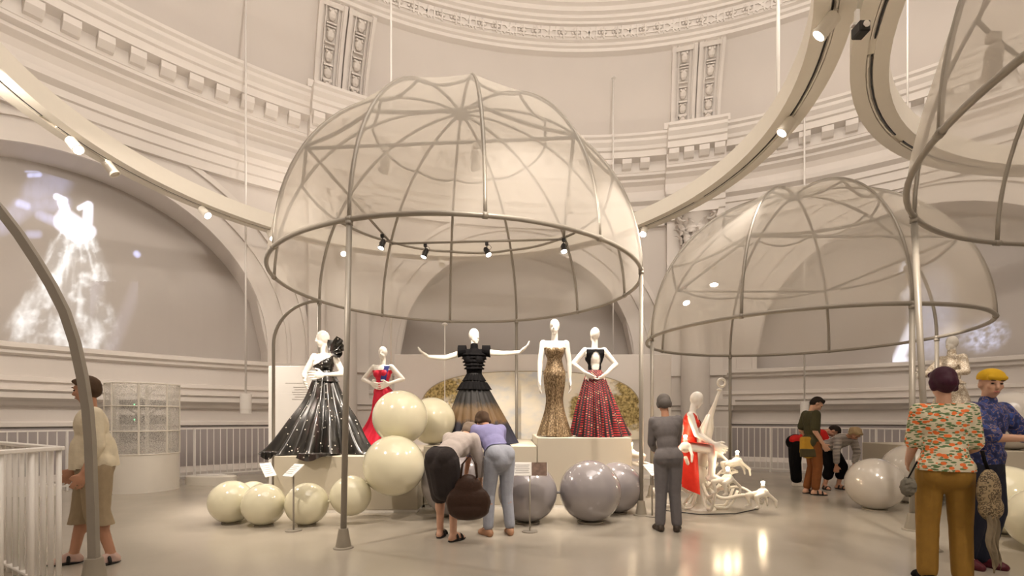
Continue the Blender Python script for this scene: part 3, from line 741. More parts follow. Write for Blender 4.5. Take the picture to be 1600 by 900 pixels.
# ------------------------------------------------------------------ cage drum with equipment at left
cg = thing('mesh_drum', 'white drum with see-through mesh cage holding equipment beside railing', 'equipment cage', (-6.75, 8.85, 0))
CR_ = .55
MB().lathe([(.001, 0), (CR_, 0), (CR_, .66), (.001, .66)], n=40).build('base', WHITE, cg, 'auto')
def meshpanel():
    m = bpy.data.materials.new('perforated_sheet'); m.use_nodes = True
    nt, N, L, b = nodes_of(m); b.inputs['Base Color'].default_value = (.82, .79, .74, 1)
    tr = N.new('ShaderNodeBsdfTransparent'); mx = N.new('ShaderNodeMixShader'); mx.inputs[0].default_value = .38
    tc = N.new('ShaderNodeTexCoord'); vz = N.new('ShaderNodeTexVoronoi'); vz.inputs['Scale'].default_value = 60; L.new(tc.outputs['Object'], vz.inputs['Vector'])
    mr = N.new('ShaderNodeMapRange'); mr.inputs[1].default_value = .2; mr.inputs[2].default_value = .6; mr.inputs[3].default_value = .2; mr.inputs[4].default_value = .6
    L.new(vz.outputs['Distance'], mr.inputs[0]); L.new(mr.outputs[0], mx.inputs[0])
    L.new(tr.outputs[0], mx.inputs[1]); L.new(b.outputs[0], mx.inputs[2]); L.new(mx.outputs[0], N['Material Output'].inputs[0]); return m
PERF = meshpanel()
for k in range(8):
    a = 2*PI*k/8+.25
    MB().grid(lambda u, v: Vector((CR_*.985*math.sin(a+u*PI/4), CR_*.985*math.cos(a+u*PI/4), .66+v*1.26)), 5, 1).build('mesh_panel', PERF, cg)
    MB().box((0, 0, 1.29), (.022, .022, 1.26)).build('upright', WHITE, cg).location = (CR_*math.sin(a), CR_*math.cos(a), 0)
for z in (.67, 1.08, 1.52, 1.92):
    MB().tube([Vector((CR_*math.sin(2*PI*i/40), CR_*math.cos(2*PI*i/40), z)) for i in range(40)], .012, 6, closed=True).build('hoop', WHITE, cg)
for k, (z0, z1) in enumerate(((.66, 1.1), (1.1, 1.5), (1.5, 1.9))):
    for s in (-1, 1):
        MB().cyl((-.28*s, .02*s, z0), (.28*s, .02*s, z1), .018, n=6).build('brace', WHITE, cg)
for sx in (-1, 1):
    for sy in (-1, 1): MB().box((.29*sx, .29*sy, 1.28), (.04, .04, 1.24)).build('rack_post', WHITE, cg)
for z in (.95, 1.28, 1.55):
    rk = MB().box((0, 0, z), (.5, .46, .17)).build('equipment', mat('rack_dark', (.16, .15, .14), .5), cg)
    if z > 1.2: MB().ell((.02, -.235, z), (.012, .006, .012), nu=8, nv=6).build('indicator', emis('led_green', (.15, 1, .4), 4.0), rk)
# low white boxes just beyond the railing
for k, (px, w, lab) in enumerate(((330, .9, 'low white oval box on the floor behind the left railing'), (45, .9, 'low white box behind the railing at far left'))):
    p = P(px, 745, 9.55 if k == 0 else 8.2)
    t = thing('floor_box', lab, 'box', (p.x, p.y, 0))
    MB().lathe([(.001, 0), (.5, 0), (.5, .16), (.47, .18), (.001, .18)], n=24).build('body', WHITE, t, 'auto').scale = (1.0, .4, 1)
    MB().lathe([(.3, .178), (.3, .195), (.001, .2)], n=20).build('lid', RAILW, t, 'auto').scale = (1.0, .4, 1)

HALL_FILL_E = 330.0
# uplighter bowl added out of view to even the light on vault and walls
hl = thing('hall_fill_light', 'round uplighter bowl added out of view at the hall centre for even light', 'fill lamp', (CX, CY, 0))
MB().ell((0, 0, 7.3), (.42, .42, .42), nu=32, nv=20).build('globe', emis('hall_fill_glow', (1.0, .90, .805), HALL_FILL_E), hl, True)
MB().lathe([(.001, 6.74), (.3, 6.8), (.48, 7.0), (.56, 7.28), (.54, 7.28), (.46, 7.02), (.28, 6.84), (.001, 6.78)], n=32).build('bowl', WHITE, hl, True)
MB().cyl((0, 0, 7.7), (0, 0, 13.38), .02, n=8).build('chain', STEEL, hl)

# ------------------------------------------------------------------ figures
def V(*a): return Vector(a)
def capsule(mb, p0, p1, r0, r1, n=10):
    p0, p1 = Vector(p0), Vector(p1); d = (p1-p0)
    if d.length < 1e-6: d = V(0, 0, 1e-4)
    d.normalize(); pts = []; rs = []
    for i in range(5):
        a = PI/2*(1-i/4)+1e-3; pts.append(p0-d*r0*math.sin(a)); rs.append(max(1e-4, r0*math.cos(a)))
    for i in range(5):
        a = PI/2*i/4-1e-3*(i == 4); pts.append(p1+d*r1*math.sin(a)); rs.append(max(1e-4, r1*math.cos(a)))
    mb.tube(pts, rs, n)
def blob(name, prims, m, parent=None, voxel=.011, smooth=5, keep=None, s=1.0):
    mb = MB()
    for p in prims:
        if p[0] == 'cap': capsule(mb, p[1], p[2], p[3], p[4])
        elif p[0] == 'ell': mb.ell(p[1], p[2], p[3] if len(p) > 3 else None, 14, 10)
        elif p[0] == 'box': mb.bevbox(p[1], p[2], min(p[2])*.2, p[3] if len(p) > 3 else None)
    me = bpy.data.meshes.new('tmp'); me.from_pydata([tuple(Vector(v)*s) for v in mb.v], [], mb.f); me.update()
    o = bpy.data.objects.new('tmp', me); COL.objects.link(o)
    md = o.modifiers.new('r', 'REMESH'); md.mode = 'VOXEL'; md.voxel_size = voxel; md.use_smooth_shade = True
    if smooth:
        sm = o.modifiers.new('s', 'SMOOTH'); sm.factor = .5; sm.iterations = smooth
    dg = bpy.context.evaluated_depsgraph_get(); r = bpy.data.meshes.new_from_object(o.evaluated_get(dg))
    bpy.data.objects.remove(o); bpy.data.meshes.remove(me); r.name = name
    if keep:
        bm = bmesh.new(); bm.from_mesh(r); bmesh.ops.delete(bm, geom=[v for v in bm.verts if not keep(v.co/s)], context='VERTS'); bm.to_mesh(r); bm.free()
    return link(name, r, m, parent, True)
def frame3(r, f, u): return Matrix((r, -f, u)).transposed()

class Fig:
    """A figure that faces -Y at yaw 0; x < 0 is side A, x > 0 side B; all lengths for a height of 1.70 m, scaled by s."""
    def __init__(g, name, label, cat, loc, yaw=0, H=1.70, lean=0, side=0, hip=.90, shift=(0, 0), arms=None, legs=None, head=(0, 0), sw=.165, hw=1.0, waist=1.0, bust=False, group=None, neck=0.0, toe=None, torso=1.0):
        g.t = thing(name, label, cat, loc, R_(yaw), group); g.s = H/1.70
        l, sd = R_(lean), R_(side)
        g.u = V(math.sin(sd), -math.sin(l), math.cos(l)*math.cos(sd)).normalized()
        g.r = V(math.cos(sd), 0, -math.sin(sd)); g.f = g.u.cross(g.r)*-1; g.f = -(g.r.cross(g.u))*-1
        g.f = g.u.cross(g.r)
        if g.f.y > 0 and lean < 90: g.f = -g.f
        g.P = V(shift[0], shift[1], hip); g.sw = sw; g.hw = hw; g.w = waist; g.bust = bust; g.T = torso
        P_, u = g.P, g.u
        g.nb = P_+u*.50*torso
        hp, hy = R_(head[0]), R_(head[1])
        # head frame: pitch forward hp beyond the spine, then yaw hy (towards +x)
        hu = (g.u*math.cos(hp)+g.f*math.sin(hp)).normalized(); hf = (g.f*math.cos(hp)-g.u*math.sin(hp)).normalized()
        q = Matrix.Rotation(hy, 3, hu); g.hf = (q @ hf).normalized(); g.hr = (q @ g.r).normalized(); g.hu = hu
        g.H = g.nb+u*.045+hu*(.135+neck)
        g.sh = {'A': P_+u*.455*torso-g.r*sw, 'B': P_+u*.455*torso+g.r*sw}
        arms = arms or {}; g.el = {}; g.wr = {}; g.hd = {}
        for k in 'AB':
            sx = -1 if k == 'A' else 1
            a = arms.get(k, ((sx*.12, -.05, -1), (sx*.03, -.25, -1)))
            d1 = V(*a[0]).normalized(); d2 = V(*a[1]).normalized()
            g.el[k] = g.sh[k]+d1*.285; g.wr[k] = g.el[k]+d2*.245; g.hd[k] = V(*a[2]).normalized() if len(a) > 2 else d2
        legs = legs or {}; g.kn = {}; g.an = {}; g.hp = {}; g.td = {}
        for k in 'AB':
            sx = -1 if k == 'A' else 1
            g.hp[k] = P_+g.r*sx*.088-V(0, 0, .03)
            kn, an = legs.get(k, ((sx*.095, -.02, .48), (sx*.10, .02, .08)))
            g.kn[k] = V(*kn); g.an[k] = V(*an); g.td[k] = V(*(toe or {}).get(k, (sx*.25, -1, 0))).normalized()
    def torso(g, e=0.0, lo=True):
        P_, u, r, f = g.P, g.u, g.r, g.f; M = frame3(r, f, u); T = g.T
        out = [('ell', P_+u*.19*T, (.125*g.w+e, .098*g.w+e, .17), M), ('ell', P_+u*.35*T+f*.005, (.148*g.w**.5+e, .105+e, .155+e), M),
               ('cap', P_+u*.445*T-r*(g.sw-.015), P_+u*.445*T+r*(g.sw-.015), .05+e, .05+e), ('cap', P_+u*.40*T-r*.09, P_+u*.40*T+r*.09, .075+e, .075+e)]
        if lo: out += [('ell', P_+u*.02, (.165*g.hw+e, .118*g.hw+e, .13+e), M), ('ell', P_-f*.045-r*.07, (.09+e, .085+e, .10+e), M), ('ell', P_-f*.045+r*.07, (.09+e, .085+e, .10+e), M)]
        if g.bust: out += [('ell', P_+u*.335*T+f*.075+r*x, (.06+e, .055+e, .058+e), M) for x in (-.065, .065)]
        return out
    def arm(g, k, e=0.0, frac=2.0):
        a, b, c = g.sh[k], g.el[k], g.wr[k]; out = []
        t = min(1, frac); out.append(('cap', a, a.lerp(b, t), .052+e, .052+e-.012*t+(e*.5 if frac <= 1 else 0)))
        if frac > 1:
            t = frac-1; out.append(('cap', b, b.lerp(c, t), .040+e, .040+e-.013*t))
            if not e and t == 1: out.append(('ell', b.lerp(c, .3), (.036, .036, .036)))
        return out
    def hand(g, k, sc=1.0):
        w, d = g.wr[k], g.hd[k]; body = (g.P+g.u*.2)-w; n = (body-d*body.dot(d)); n = n.normalized() if n.length > 1e-3 else V(0, -1, 0)
        sd = d.cross(n).normalized(); 
        if sd.y > 0: sd = -sd
        M = Matrix((sd, n, d)).transposed(); out = [('ell', w+d*.045*sc, (.04*sc, .019*sc, .058*sc), M)]
        for i, L in enumerate((.068, .078, .074, .058)):
            b = w+d*.085*sc+sd*(1.5-i)*.0215*sc; m_ = b+(d+sd*(1.5-i)*.17)*L*.5*sc+n*.004; e = m_+(d*.85+n*.5)*L*.5*sc
            out += [('cap', b-d*.03*sc, m_, .0105*sc, .0095*sc), ('cap', m_, e, .0095*sc, .008*sc)]
        b = w+d*.03*sc+sd*.03*sc; m_ = b+(d*.6+sd*.75)*.04*sc; out += [('cap', b, m_, .0125*sc, .0115*sc), ('cap', m_, m_+(d*.9+sd*.3+n*.2)*.032*sc, .011*sc, .009*sc)]
        return out
    def leg(g, k, e=0.0, frac=2.0, loose=0.0):
        a, b, c = g.hp[k], g.kn[k], g.an[k]; out = []; t = min(1, frac)
        out.append(('cap', a, a.lerp(b, t), .088*g.hw+e, .056+.032*(1-t)+e+loose*.6))
        if frac > 1:
            t = frac-1; out.append(('cap', b, b.lerp(c, t), .054+e+loose*.6, .054-.016*t+e+loose))
            if not e: out.append(('ell', b.lerp(c, .28)+V(0, .012, 0), (.054, .056, .11)))
        return out
    def foot(g, k, e=0.0):
        c, d = g.an[k], g.td[k]; z0 = c.z-.08
        h = V(c.x, c.y, z0+.034)-d*.035; toe = V(c.x, c.y, z0+.024)+d*.15
        return [('cap', h, toe, .034+e, .024+e), ('cap', c, h+V(0, 0, .005), .036+e, .034+e), ('cap', c+d*.02, toe, .03+e, .024+e), ('ell', toe-d*.03, (.042+e, .042+e, .024+e))]
    def headp(g, face=True, mann=False):
        M = frame3(g.hr, g.hf, g.hu); H = g.H
        out = [('cap', g.nb-g.u*.04, H-g.hu*.07-g.hf*.01, .05, .046), ('ell', H+g.hu*.015-g.hf*.01, (.072, .092, .10), M), ('ell', H-g.hu*.05+g.hf*.03, (.052, .058, .062), M), ('ell', H-g.hu*.10+g.hf*.055, (.024, .022, .02), M)]
        if mann: out += [('cap', H+g.hu*.01+g.hf*.083, H-g.hu*.03+g.hf*.096, .008, .013)]
        else:
            out += [('cap', H+g.hu*.015+g.hf*.082, H-g.hu*.03+g.hf*.104, .009, .014), ('cap', H+g.hu*.028+g.hf*.075-g.hr*.035, H+g.hu*.028+g.hf*.075+g.hr*.035, .014, .014),
                    ('ell', H-g.hu*.064+g.hf*.083, (.024, .012, .014), M)]
            for sx in (-1, 1): out += [('ell', H-g.hu*.012-g.hf*.008+g.hr*sx*.073, (.012, .022, .032), M), ('ell', H-g.hu*.02+g.hf*.06+g.hr*sx*.038, (.024, .022, .024), M)]
        return out
    def body(g, m, mann=False, hands=True, feet=True, arms='AB', legs=True, voxel=.010, smooth=4):
        pr = g.torso()+g.headp(mann=mann)
        for k in arms:
            pr += g.arm(k)
            if hands: pr += g.hand(k, 1.3 if mann else 1.0)
        if legs:
            for k in 'AB':
                pr += g.leg(k)
                if feet: pr += g.foot(k)
        o = blob('body', pr, m, g.t, voxel, smooth, s=g.s); return o
    def face(g, eye=(.03, .02, .015), lip=(.42, .14, .11)):
        M = frame3(g.hr, g.hf, g.hu)
        for sx in (-1, 1):
            MB().ell((g.H+g.hu*.006+g.hf*.079+g.hr*sx*.031)*g.s, (.0125, .009, .007), M, 10, 6).build('eye', mat('eye_dark', eye, .2), g.t, True)
            MB().ell((g.H+g.hu*.032+g.hf*.084+g.hr*sx*.032)*g.s, (.021, .008, .005), M, 10, 6).build('eyebrow', mat('brow', (.08, .045, .025), .8), g.t, True)
        MB().ell((g.H-g.hu*.062+g.hf*.092)*g.s, (.023, .008, .007), M, 10, 6).build('mouth', mat('lip', lip, .4), g.t, True)
    def hair(g, m, length=.0, cap=False):
        M = frame3(g.hr, g.hf, g.hu); H = g.H
        pr = [('ell', H+g.hu*.03-g.hf*.012, (.086, .104, .098), M), ('ell', H-g.hf*.045-g.hu*.0, (.08, .068, .085), M), ('cap', H+g.hu*.085+g.hf*.03-g.hr*.04, H+g.hu*.075+g.hf*.055+g.hr*.04, .035, .03)]
        if length: pr += [('cap', H-g.hf*.06-g.hu*.02, H-g.hf*.05-g.hu*length, .075, .06)]+[('cap', H+g.hr*sx*.07-g.hf*.01, H+g.hr*sx*.068-g.hu*(.03+length*.6)-g.hf*.02, .028, .024) for sx in (-1, 1)]
        def kp(co):
            d = co-H; return d.dot(g.hf) < .05+.9*max(0, d.dot(g.hu)-.045) and not (d.dot(g.hu) < .04 and d.dot(g.hf) > .0+.3*length)
        return blob('hair', pr, m, g.t, .009, 3, kp, g.s)
    def cloth(g, name, prims, m, keep=None, voxel=.011, smooth=4): return blob(name, prims, m, g.t, voxel, smooth, keep, g.s)

def skirt(name, rows, m, parent, n=0, amp=(0, .1), nu=120, nv=36, ph=0.0, seed=0, n2=0, pleat=1.0):
    """rows of (z, cx, cy, rx, ry), top first; n folds whose depth grows from amp[0] to amp[1]."""
    rnd = random.Random(seed); k = [rnd.uniform(0, 6.28) for _ in range(6)]
    def at(v):
        f = v*(len(rows)-1); i = min(int(f), len(rows)-2); q = f-i
        p0 = rows[max(i-1, 0)]; p1 = rows[i]; p2 = rows[i+1]; p3 = rows[min(i+2, len(rows)-1)]
        return [.5*((2*b)+(-a+c)*q+(2*a-5*b+4*c-d)*q*q+(-a+3*b-3*c+d)*q**3) for a, b, c, d in zip(p0, p1, p2, p3)]
    def fn(u, v):
        z, cx, cy, rx, ry = at(v); a = 2*PI*u
        am = amp[0]+(amp[1]-amp[0])*v
        w = math.sin(n*a+ph+.5*math.sin(2*a+k[0])) if n else 0
        w = math.copysign(abs(w)**pleat, w)
        w += .45*math.sin((n*1.7//1)*a+k[1]+v*.6) if n else 0
        if n2: w += .3*math.sin(n2*a+k[2])
        q = 1+am*w
        return Vector((cx+rx*q*math.cos(a), cy+ry*q*math.sin(a), z+am*.10*math.sin(2*a+k[3])*(v > .9)))
    return MB().grid(fn, nu, nv, True).build(name, m, parent, True)

# cloth patterns
def pattern(name, build, rough=.7):
    m = bpy.data.materials.new(name); m.use_nodes = True
    nt, N, L, b = nodes_of(m); b.inputs['Roughness'].default_value = rough
    tc = N.new('ShaderNodeTexCoord'); build(N, L, b, tc.outputs['Object']); return m
def ramp(N, L, fac, stops, const=False):
    r = N.new('ShaderNodeValToRGB'); L.new(fac, r.inputs[0]); cr = r.color_ramp
    if const: cr.interpolation = 'CONSTANT'
    cr.elements[0].position = stops[0][0]; cr.elements[0].color = (*stops[0][1], 1); cr.elements[1].position = stops[-1][0]; cr.elements[1].color = (*stops[-1][1], 1)
    for p, c in stops[1:-1]: e = cr.elements.new(p); e.color = (*c, 1)
    return r.outputs[0]
def mapping(N, L, vec, scale=(1, 1, 1), rot=(0, 0, 0)):
    mp = N.new('ShaderNodeMapping'); mp.inputs['Scale'].default_value = scale; mp.inputs['Rotation'].default_value = rot; L.new(vec, mp.inputs[0]); return mp.outputs[0]
def mixc(N, L, f, a, b):
    m = N.new('ShaderNodeMix'); m.data_type = 'RGBA'; L.new(f, m.inputs[0])
    for s, i in ((a, 6), (b, 7)):
        if isinstance(s, tuple): m.inputs[i].default_value = (*s, 1)
        else: L.new(s, m.inputs[i])
    return m.outputs[2]
def mathn(N, L, op, a, b=None):
    m = N.new('ShaderNodeMath'); m.operation = op
    for s, i in ((a, 0), (b, 1)):
        if s is None: continue
        if isinstance(s, (int, float)): m.inputs[i].default_value = s
        else: L.new(s, m.inputs[i])
    return m.outputs[0]
def vor(N, L, vec, scale, feat='F1', rnd=1.0):
    v = N.new('ShaderNodeTexVoronoi'); v.inputs['Scale'].default_value = scale; v.feature = feat; v.inputs['Randomness'].default_value = rnd; L.new(vec, v.inputs['Vector']); return v
def noi(N, L, vec, scale, det=4):
    v = N.new('ShaderNodeTexNoise'); v.inputs['Scale'].default_value = scale; v.inputs['Detail'].default_value = det; L.new(vec, v.inputs['Vector']); return v.outputs['Fac']

def p_floral(N, L, b, c):
    v = vor(N, L, mapping(N, L, c, (1, 1, 1.5)), 19); dots = mathn(N, L, 'LESS_THAN', v.outputs['Distance'], .36)
    g = vor(N, L, mapping(N, L, c, (1, 1, 3.0), (0, .35, 0)), 22, rnd=.9); gr = mathn(N, L, 'LESS_THAN', g.outputs['Distance'], .44)
    c1 = mixc(N, L, gr, (.66, .60, .44), (.09, .17, .06)); L.new(mixc(N, L, dots, c1, (.80, .17, .03)), b.inputs['Base Color'])
def p_blue(N, L, b, c):
    n = noi(N, L, mapping(N, L, c, (1, 1, 1)), 22, 3); L.new(ramp(N, L, n, [(.40, (.010, .018, .09)), (.50, (.02, .05, .22)), (.535, (.35, .22, .16)), (.56, (.015, .03, .16)), (.68, (.05, .10, .38))]), b.inputs['Base Color'])
def p_leopard(N, L, b, c):
    v = vor(N, L, c, 48); L.new(ramp(N, L, v.outputs['Distance'], [(.25, (.30, .22, .12)), (.40, (.025, .016, .010)), (.62, (.33, .25, .14))]), b.inputs['Base Color'])
def p_stripe(N, L, b, c):
    w = N.new('ShaderNodeTexWave'); w.bands_direction = 'Z'; w.inputs['Scale'].default_value = 13; w.inputs['Distortion'].default_value = 1.0; L.new(c, w.inputs['Vector'])
    L.new(ramp(N, L, w.outputs['Fac'], [(.35, (.03, .025, .03)), (.55, (.62, .56, .50))]), b.inputs['Base Color'])
def p_star(N, L, b, c):
    v = vor(N, L, c, 15); d = mathn(N, L, 'LESS_THAN', v.outputs['Distance'], .15)
    n = noi(N, L, mapping(N, L, c, (7, 7, .8)), 1.5, 3); base = ramp(N, L, n, [(.4, (.004, .0035, .003)), (.56, (.016, .014, .010)), (.68, (.035, .017, .017))])
    L.new(mixc(N, L, d, base, (.75, .70, .62)), b.inputs['Base Color']); b.inputs['Coat Weight'].default_value = .5; b.inputs['Coat Roughness'].default_value = .25
def p_ruffle(N, L, b, c):
    s = N.new('ShaderNodeSeparateXYZ'); L.new(c, s.inputs[0]); n = noi(N, L, mapping(N, L, c, (30, 30, 1.5)), 1.0, 3)
    z = mathn(N, L, 'ADD', s.outputs[2], mathn(N, L, 'MULTIPLY', mathn(N, L, 'SUBTRACT', n, .5), .22))
    L.new(ramp(N, L, z, [(.0, (.006, .006, .022)), (.30, (.010, .009, .018)), (.38, (.13, .075, .03)), (.55, (.10, .06, .025)), (.66, (.005, .004, .004)), (1.0, (.004, .004, .004))]), b.inputs['Base Color'])
def p_gold(N, L, b, c):
    n = noi(N, L, mapping(N, L, c, (130, 130, 26)), 1.0, 4); L.new(ramp(N, L, n, [(.35, (.05, .03, .014)), (.5, (.17, .11, .055)), (.66, (.50, .38, .23))]), b.inputs['Base Color'])
    b.inputs['Metallic'].default_value = .35
def p_redblack(N, L, b, c):
    s = N.new('ShaderNodeSeparateXYZ'); L.new(c, s.inputs[0]); an = mathn(N, L, 'ARCTAN2', s.outputs[1], s.outputs[0])
    col = mathn(N, L, 'FRACT', mathn(N, L, 'MULTIPLY', an, 48/(2*PI))); cid = mathn(N, L, 'FLOOR', mathn(N, L, 'MULTIPLY', an, 48/(2*PI))); row = mathn(N, L, 'FRACT', mathn(N, L, 'ADD', mathn(N, L, 'MULTIPLY', s.outputs[2], 27), mathn(N, L, 'MULTIPLY', cid, .37)))
    k = mathn(N, L, 'MULTIPLY', mathn(N, L, 'LESS_THAN', row, .52), mathn(N, L, 'LESS_THAN', col, .58))
    n = noi(N, L, c, 16, 3); red = ramp(N, L, n, [(.42, (.30, .010, .018)), (.58, (.48, .035, .03)), (.68, (.60, .40, .25))])
    L.new(mixc(N, L, k, (.012, .006, .008), red), b.inputs['Base Color'])
def p_lace(N, L, b, c):
    v = vor(N, L, c, 30); L.new(ramp(N, L, v.outputs['Distance'], [(.15, (.74, .66, .54)), (.5, (.42, .33, .23)), (.7, (.76, .69, .58))]), b.inputs['Base Color'])
FLORAL, BLUEP, LEOP, STRIPE = pattern('floral_print', p_floral), pattern('blue_print', p_blue), pattern('leopard_print', p_leopard), pattern('striped_knit', p_stripe)
STAR, RUF, GOLD, REDB, LACE = pattern('starry_satin', p_star, .3), pattern('ruffled_tulle', p_ruffle), pattern('gold_sequin', p_gold, .38), pattern('red_black_knit', p_redblack), pattern('beige_lace', p_lace)
MANN = mat('mannequin_white', (.84, .80, .73), .3, noise=.01)
SKIN = mat('skin_light', (.60, .35, .24), .5, noise=.08, nscale=14); SKIN2 = mat('skin_warm', (.52, .27, .17), .5, noise=.08, nscale=14)
def plain(n, c, r=.75): return mat(n, c, r, spec=.25, noise=.18, nscale=16, bump=.25, bscale=40, sheen=.0)

# -------- mannequins
GM = 'dressed mannequins'
def mann(label, px, D, base, H, **kw):
    x = (px-800)/755.6*D; kw.setdefault('waist', .82); kw.setdefault('hw', .92); kw.setdefault('sw', .155); kw.setdefault('bust', True); kw.setdefault('neck', .02)
    return Fig('mannequin', label, 'mannequin', (x, D, base), H=H, group=GM, **kw)
# black starry gown
g = mann('white mannequin in a black starry ball gown with one shoulder bow', 508, 7.45, .78, 1.86, yaw=-12, side=-2, head=(10, -38), arms={'A': ((-.45, -.15, -.9), (.55, -.75, -.42)), 'B': ((.42, .1, -.9), (-.75, -.62, -.1))})
g.body(MANN, True, legs=False, voxel=.0068, smooth=4)
def kp(co):
    d = co-g.P; return d.dot(g.u) > .0 and d.dot(g.u) < .36+.55*max(-.18, min(.2, d.dot(g.r))) 
g.cloth('bodice', g.torso(.012), STAR, kp)
s = g.s
skirt('skirt', [(1.12*s, 0, 0, .135, .12), (1.03*s, 0, -.01, .175, .155), (.80, .01, -.02, .30, .27), (.5, .02, -.06, .48, .42), (.2, .0, -.09, .64, .53), (.025, -.02, -.10, .76, .60), (.012, -.02, -.10, .80, .62)], STAR, g.t, 13, (.01, .19), nu=190, nv=44, seed=3, n2=5)
skirt('sash', [(1.14*s, .0, -.005, .145, .13), (1.06*s, .01, -.01, .165, .15), (.99*s, .02, -.02, .20, .178)], STAR, g.t, 6, (.02, .05), nu=64, nv=14, seed=5)
for q, (a, L) in enumerate(((.9, .24), (.35, .21), (1.5, .18), (-.2, .16))):
    b0 = (g.sh['B']+V(.0, -.03, .045))*s
    MB().grid(lambda u, v: b0+V(math.cos(a)*L*v, -.05+.06*math.sin(u*PI)*v, math.sin(a)*L*v)+V(-math.sin(a), 0, math.cos(a))*(u-.5)*.15*math.sin(min(1, .15+v)*PI*.62), 6, 8).build('bow_loop', STAR, g.t, True)
# train panels spilling over the plinth edge
for cx_, w_, y_ in ((-.42, .26, -.50), (.36, .42, -.64)):
    MB().grid(lambda u, v: V(cx_+(u-.5)*w_*(1+.3*v)+.015*math.sin(u*18), y_-.18*min(1, v*2)-.012*math.sin(u*20), .045 if v < .5 else .045-(v-.5)*.22*(.6+.4*math.sin(u*5))), 20, 12).build('train', STAR, g.t, True)
# red dress with blue sash, further back
g = mann('white mannequin in a red gown with blue shoulder sash behind the cream balls', 598, 9.0, .78, 1.85, yaw=-8, head=(0, 0), arms={'A': ((-.85, .1, -.85), (.85, -.55, -.35)), 'B': ((.8, .1, -.85), (-.85, -.55, -.35))})
RED = plain('red_cloth', (.62, .02, .05), .5)
g.body(MANN, True, legs=False, voxel=.0068, smooth=4)
g.cloth('bodice', g.torso(.012), RED, lambda co: 0 < (co-g.P).dot(g.u) < .40)
skirt('skirt', [(1.05, 0, 0, .14, .125), (.9, 0, 0, .175, .15), (.6, -.02, 0, .20, .18), (.3, -.08, 0, .30, .25), (.012, -.18, 0, .46, .36)], RED, g.t, 9, (.02, .12), seed=4)
def sash(u, v):
    a = lerp(g.P+g.u*.47+g.r*.10+g.f*.03, g.P+g.u*.20+g.r*.06+g.f*.105, v); return (a+g.r*(u-.5)*.10+g.f*(.03+.02*math.sin(v*PI)))*g.s
MB().grid(sash, 5, 10).build('sash', plain('blue_cloth', (.04, .05, .22), .6), g.t, True)
# black ruffled dress, arms spread
g = mann('white mannequin with outstretched arms in a black ruffled dress', 741, 7.75, .90, 1.83, yaw=0, head=(4, 42), arms={'A': ((-1, -.05, -.30), (-1, -.15, .04), (-.8, -.1, .55)), 'B': ((1, -.05, -.06), (1, -.15, .06), (.75, -.1, .65))})
g.body(MANN, True, legs=False, voxel=.0068, smooth=4)
BLK = mat('black_cloth', (.0045, .004, .0045), .8, spec=.12, noise=.2, nscale=16, bump=.25, bscale=40); s = g.s
g.cloth('bodice', g.torso(.016)+[('cap', g.nb-g.u*.02, g.nb+g.u*.06, .06, .058)], BLK, lambda co: (co-g.P).dot(g.u) > .12)
for k in range(5):
    z = g.P.z*s+.22+k*.055
    skirt('ruffle', [(z+.035, 0, -.01, .135+.008*k, .125), (z, 0, -.01, .165+.010*k, .15)], BLK, g.t, 16, (.01, .06), nu=96, nv=4, seed=k)
for k, sx in (('A', -1), ('B', 1)):
    b0 = g.sh[k]*s
    MB().grid(lambda u, v: b0+V(sx*(-.04+.13*v), .085*math.cos(u*2*PI)*(1+.3*v), .035+.075*math.sin(u*2*PI)*(1+.25*v)-.02*v+.006*math.sin(u*50)), 40, 5, True).build('sleeve_ruffle', BLK, g.t, True)
skirt('skirt', [(1.12, 0, 0, .115, .11), (1.02, 0, 0, .155, .14), (.85, 0, 0, .245, .22), (.6, .02, 0, .36, .32), (.3, .05, 0, .49, .43), (.012, .08, 0, .60, .52)], RUF, g.t, 22, (.01, .045), nu=140, seed=8)
for z, rx in ((1.0, .175), (.86, .26)):
    skirt('tier', [(z+.12, 0, 0, rx-.055, rx-.07), (z, 0, 0, rx+.012, rx-.005)], BLK, g.t, 20, (.01, .06), nu=120, nv=6, seed=int(z*9))
# gold mermaid gown
g = mann('white mannequin in a strapless gold mermaid gown', 866.5, 7.45, 1.02, 1.80, yaw=0, head=(0, -12), sw=.165, arms={'A': ((-.16, -.03, -1), (-.04, -.12, -1)), 'B': ((.16, -.03, -1), (.04, -.12, -1))})
g.body(MANN, True, legs=False, voxel=.0068, smooth=4); s = g.s
g.cloth('bodice', g.torso(.011), GOLD, lambda co: .0 < (co-g.P).dot(g.u) < .385)
skirt('skirt', [(1.16, 0, 0, .118, .105), (1.06, 0, 0, .140, .125), (.94, 0, -.01, .165, .15), (.78, 0, 0, .155, .14), (.58, 0, 0, .128, .12), (.40, 0, 0, .150, .14), (.2, 0, 0, .205, .19), (.012, 0, 0, .262, .24)], GOLD, g.t, 12, (.0, .07), nu=96, seed=2)
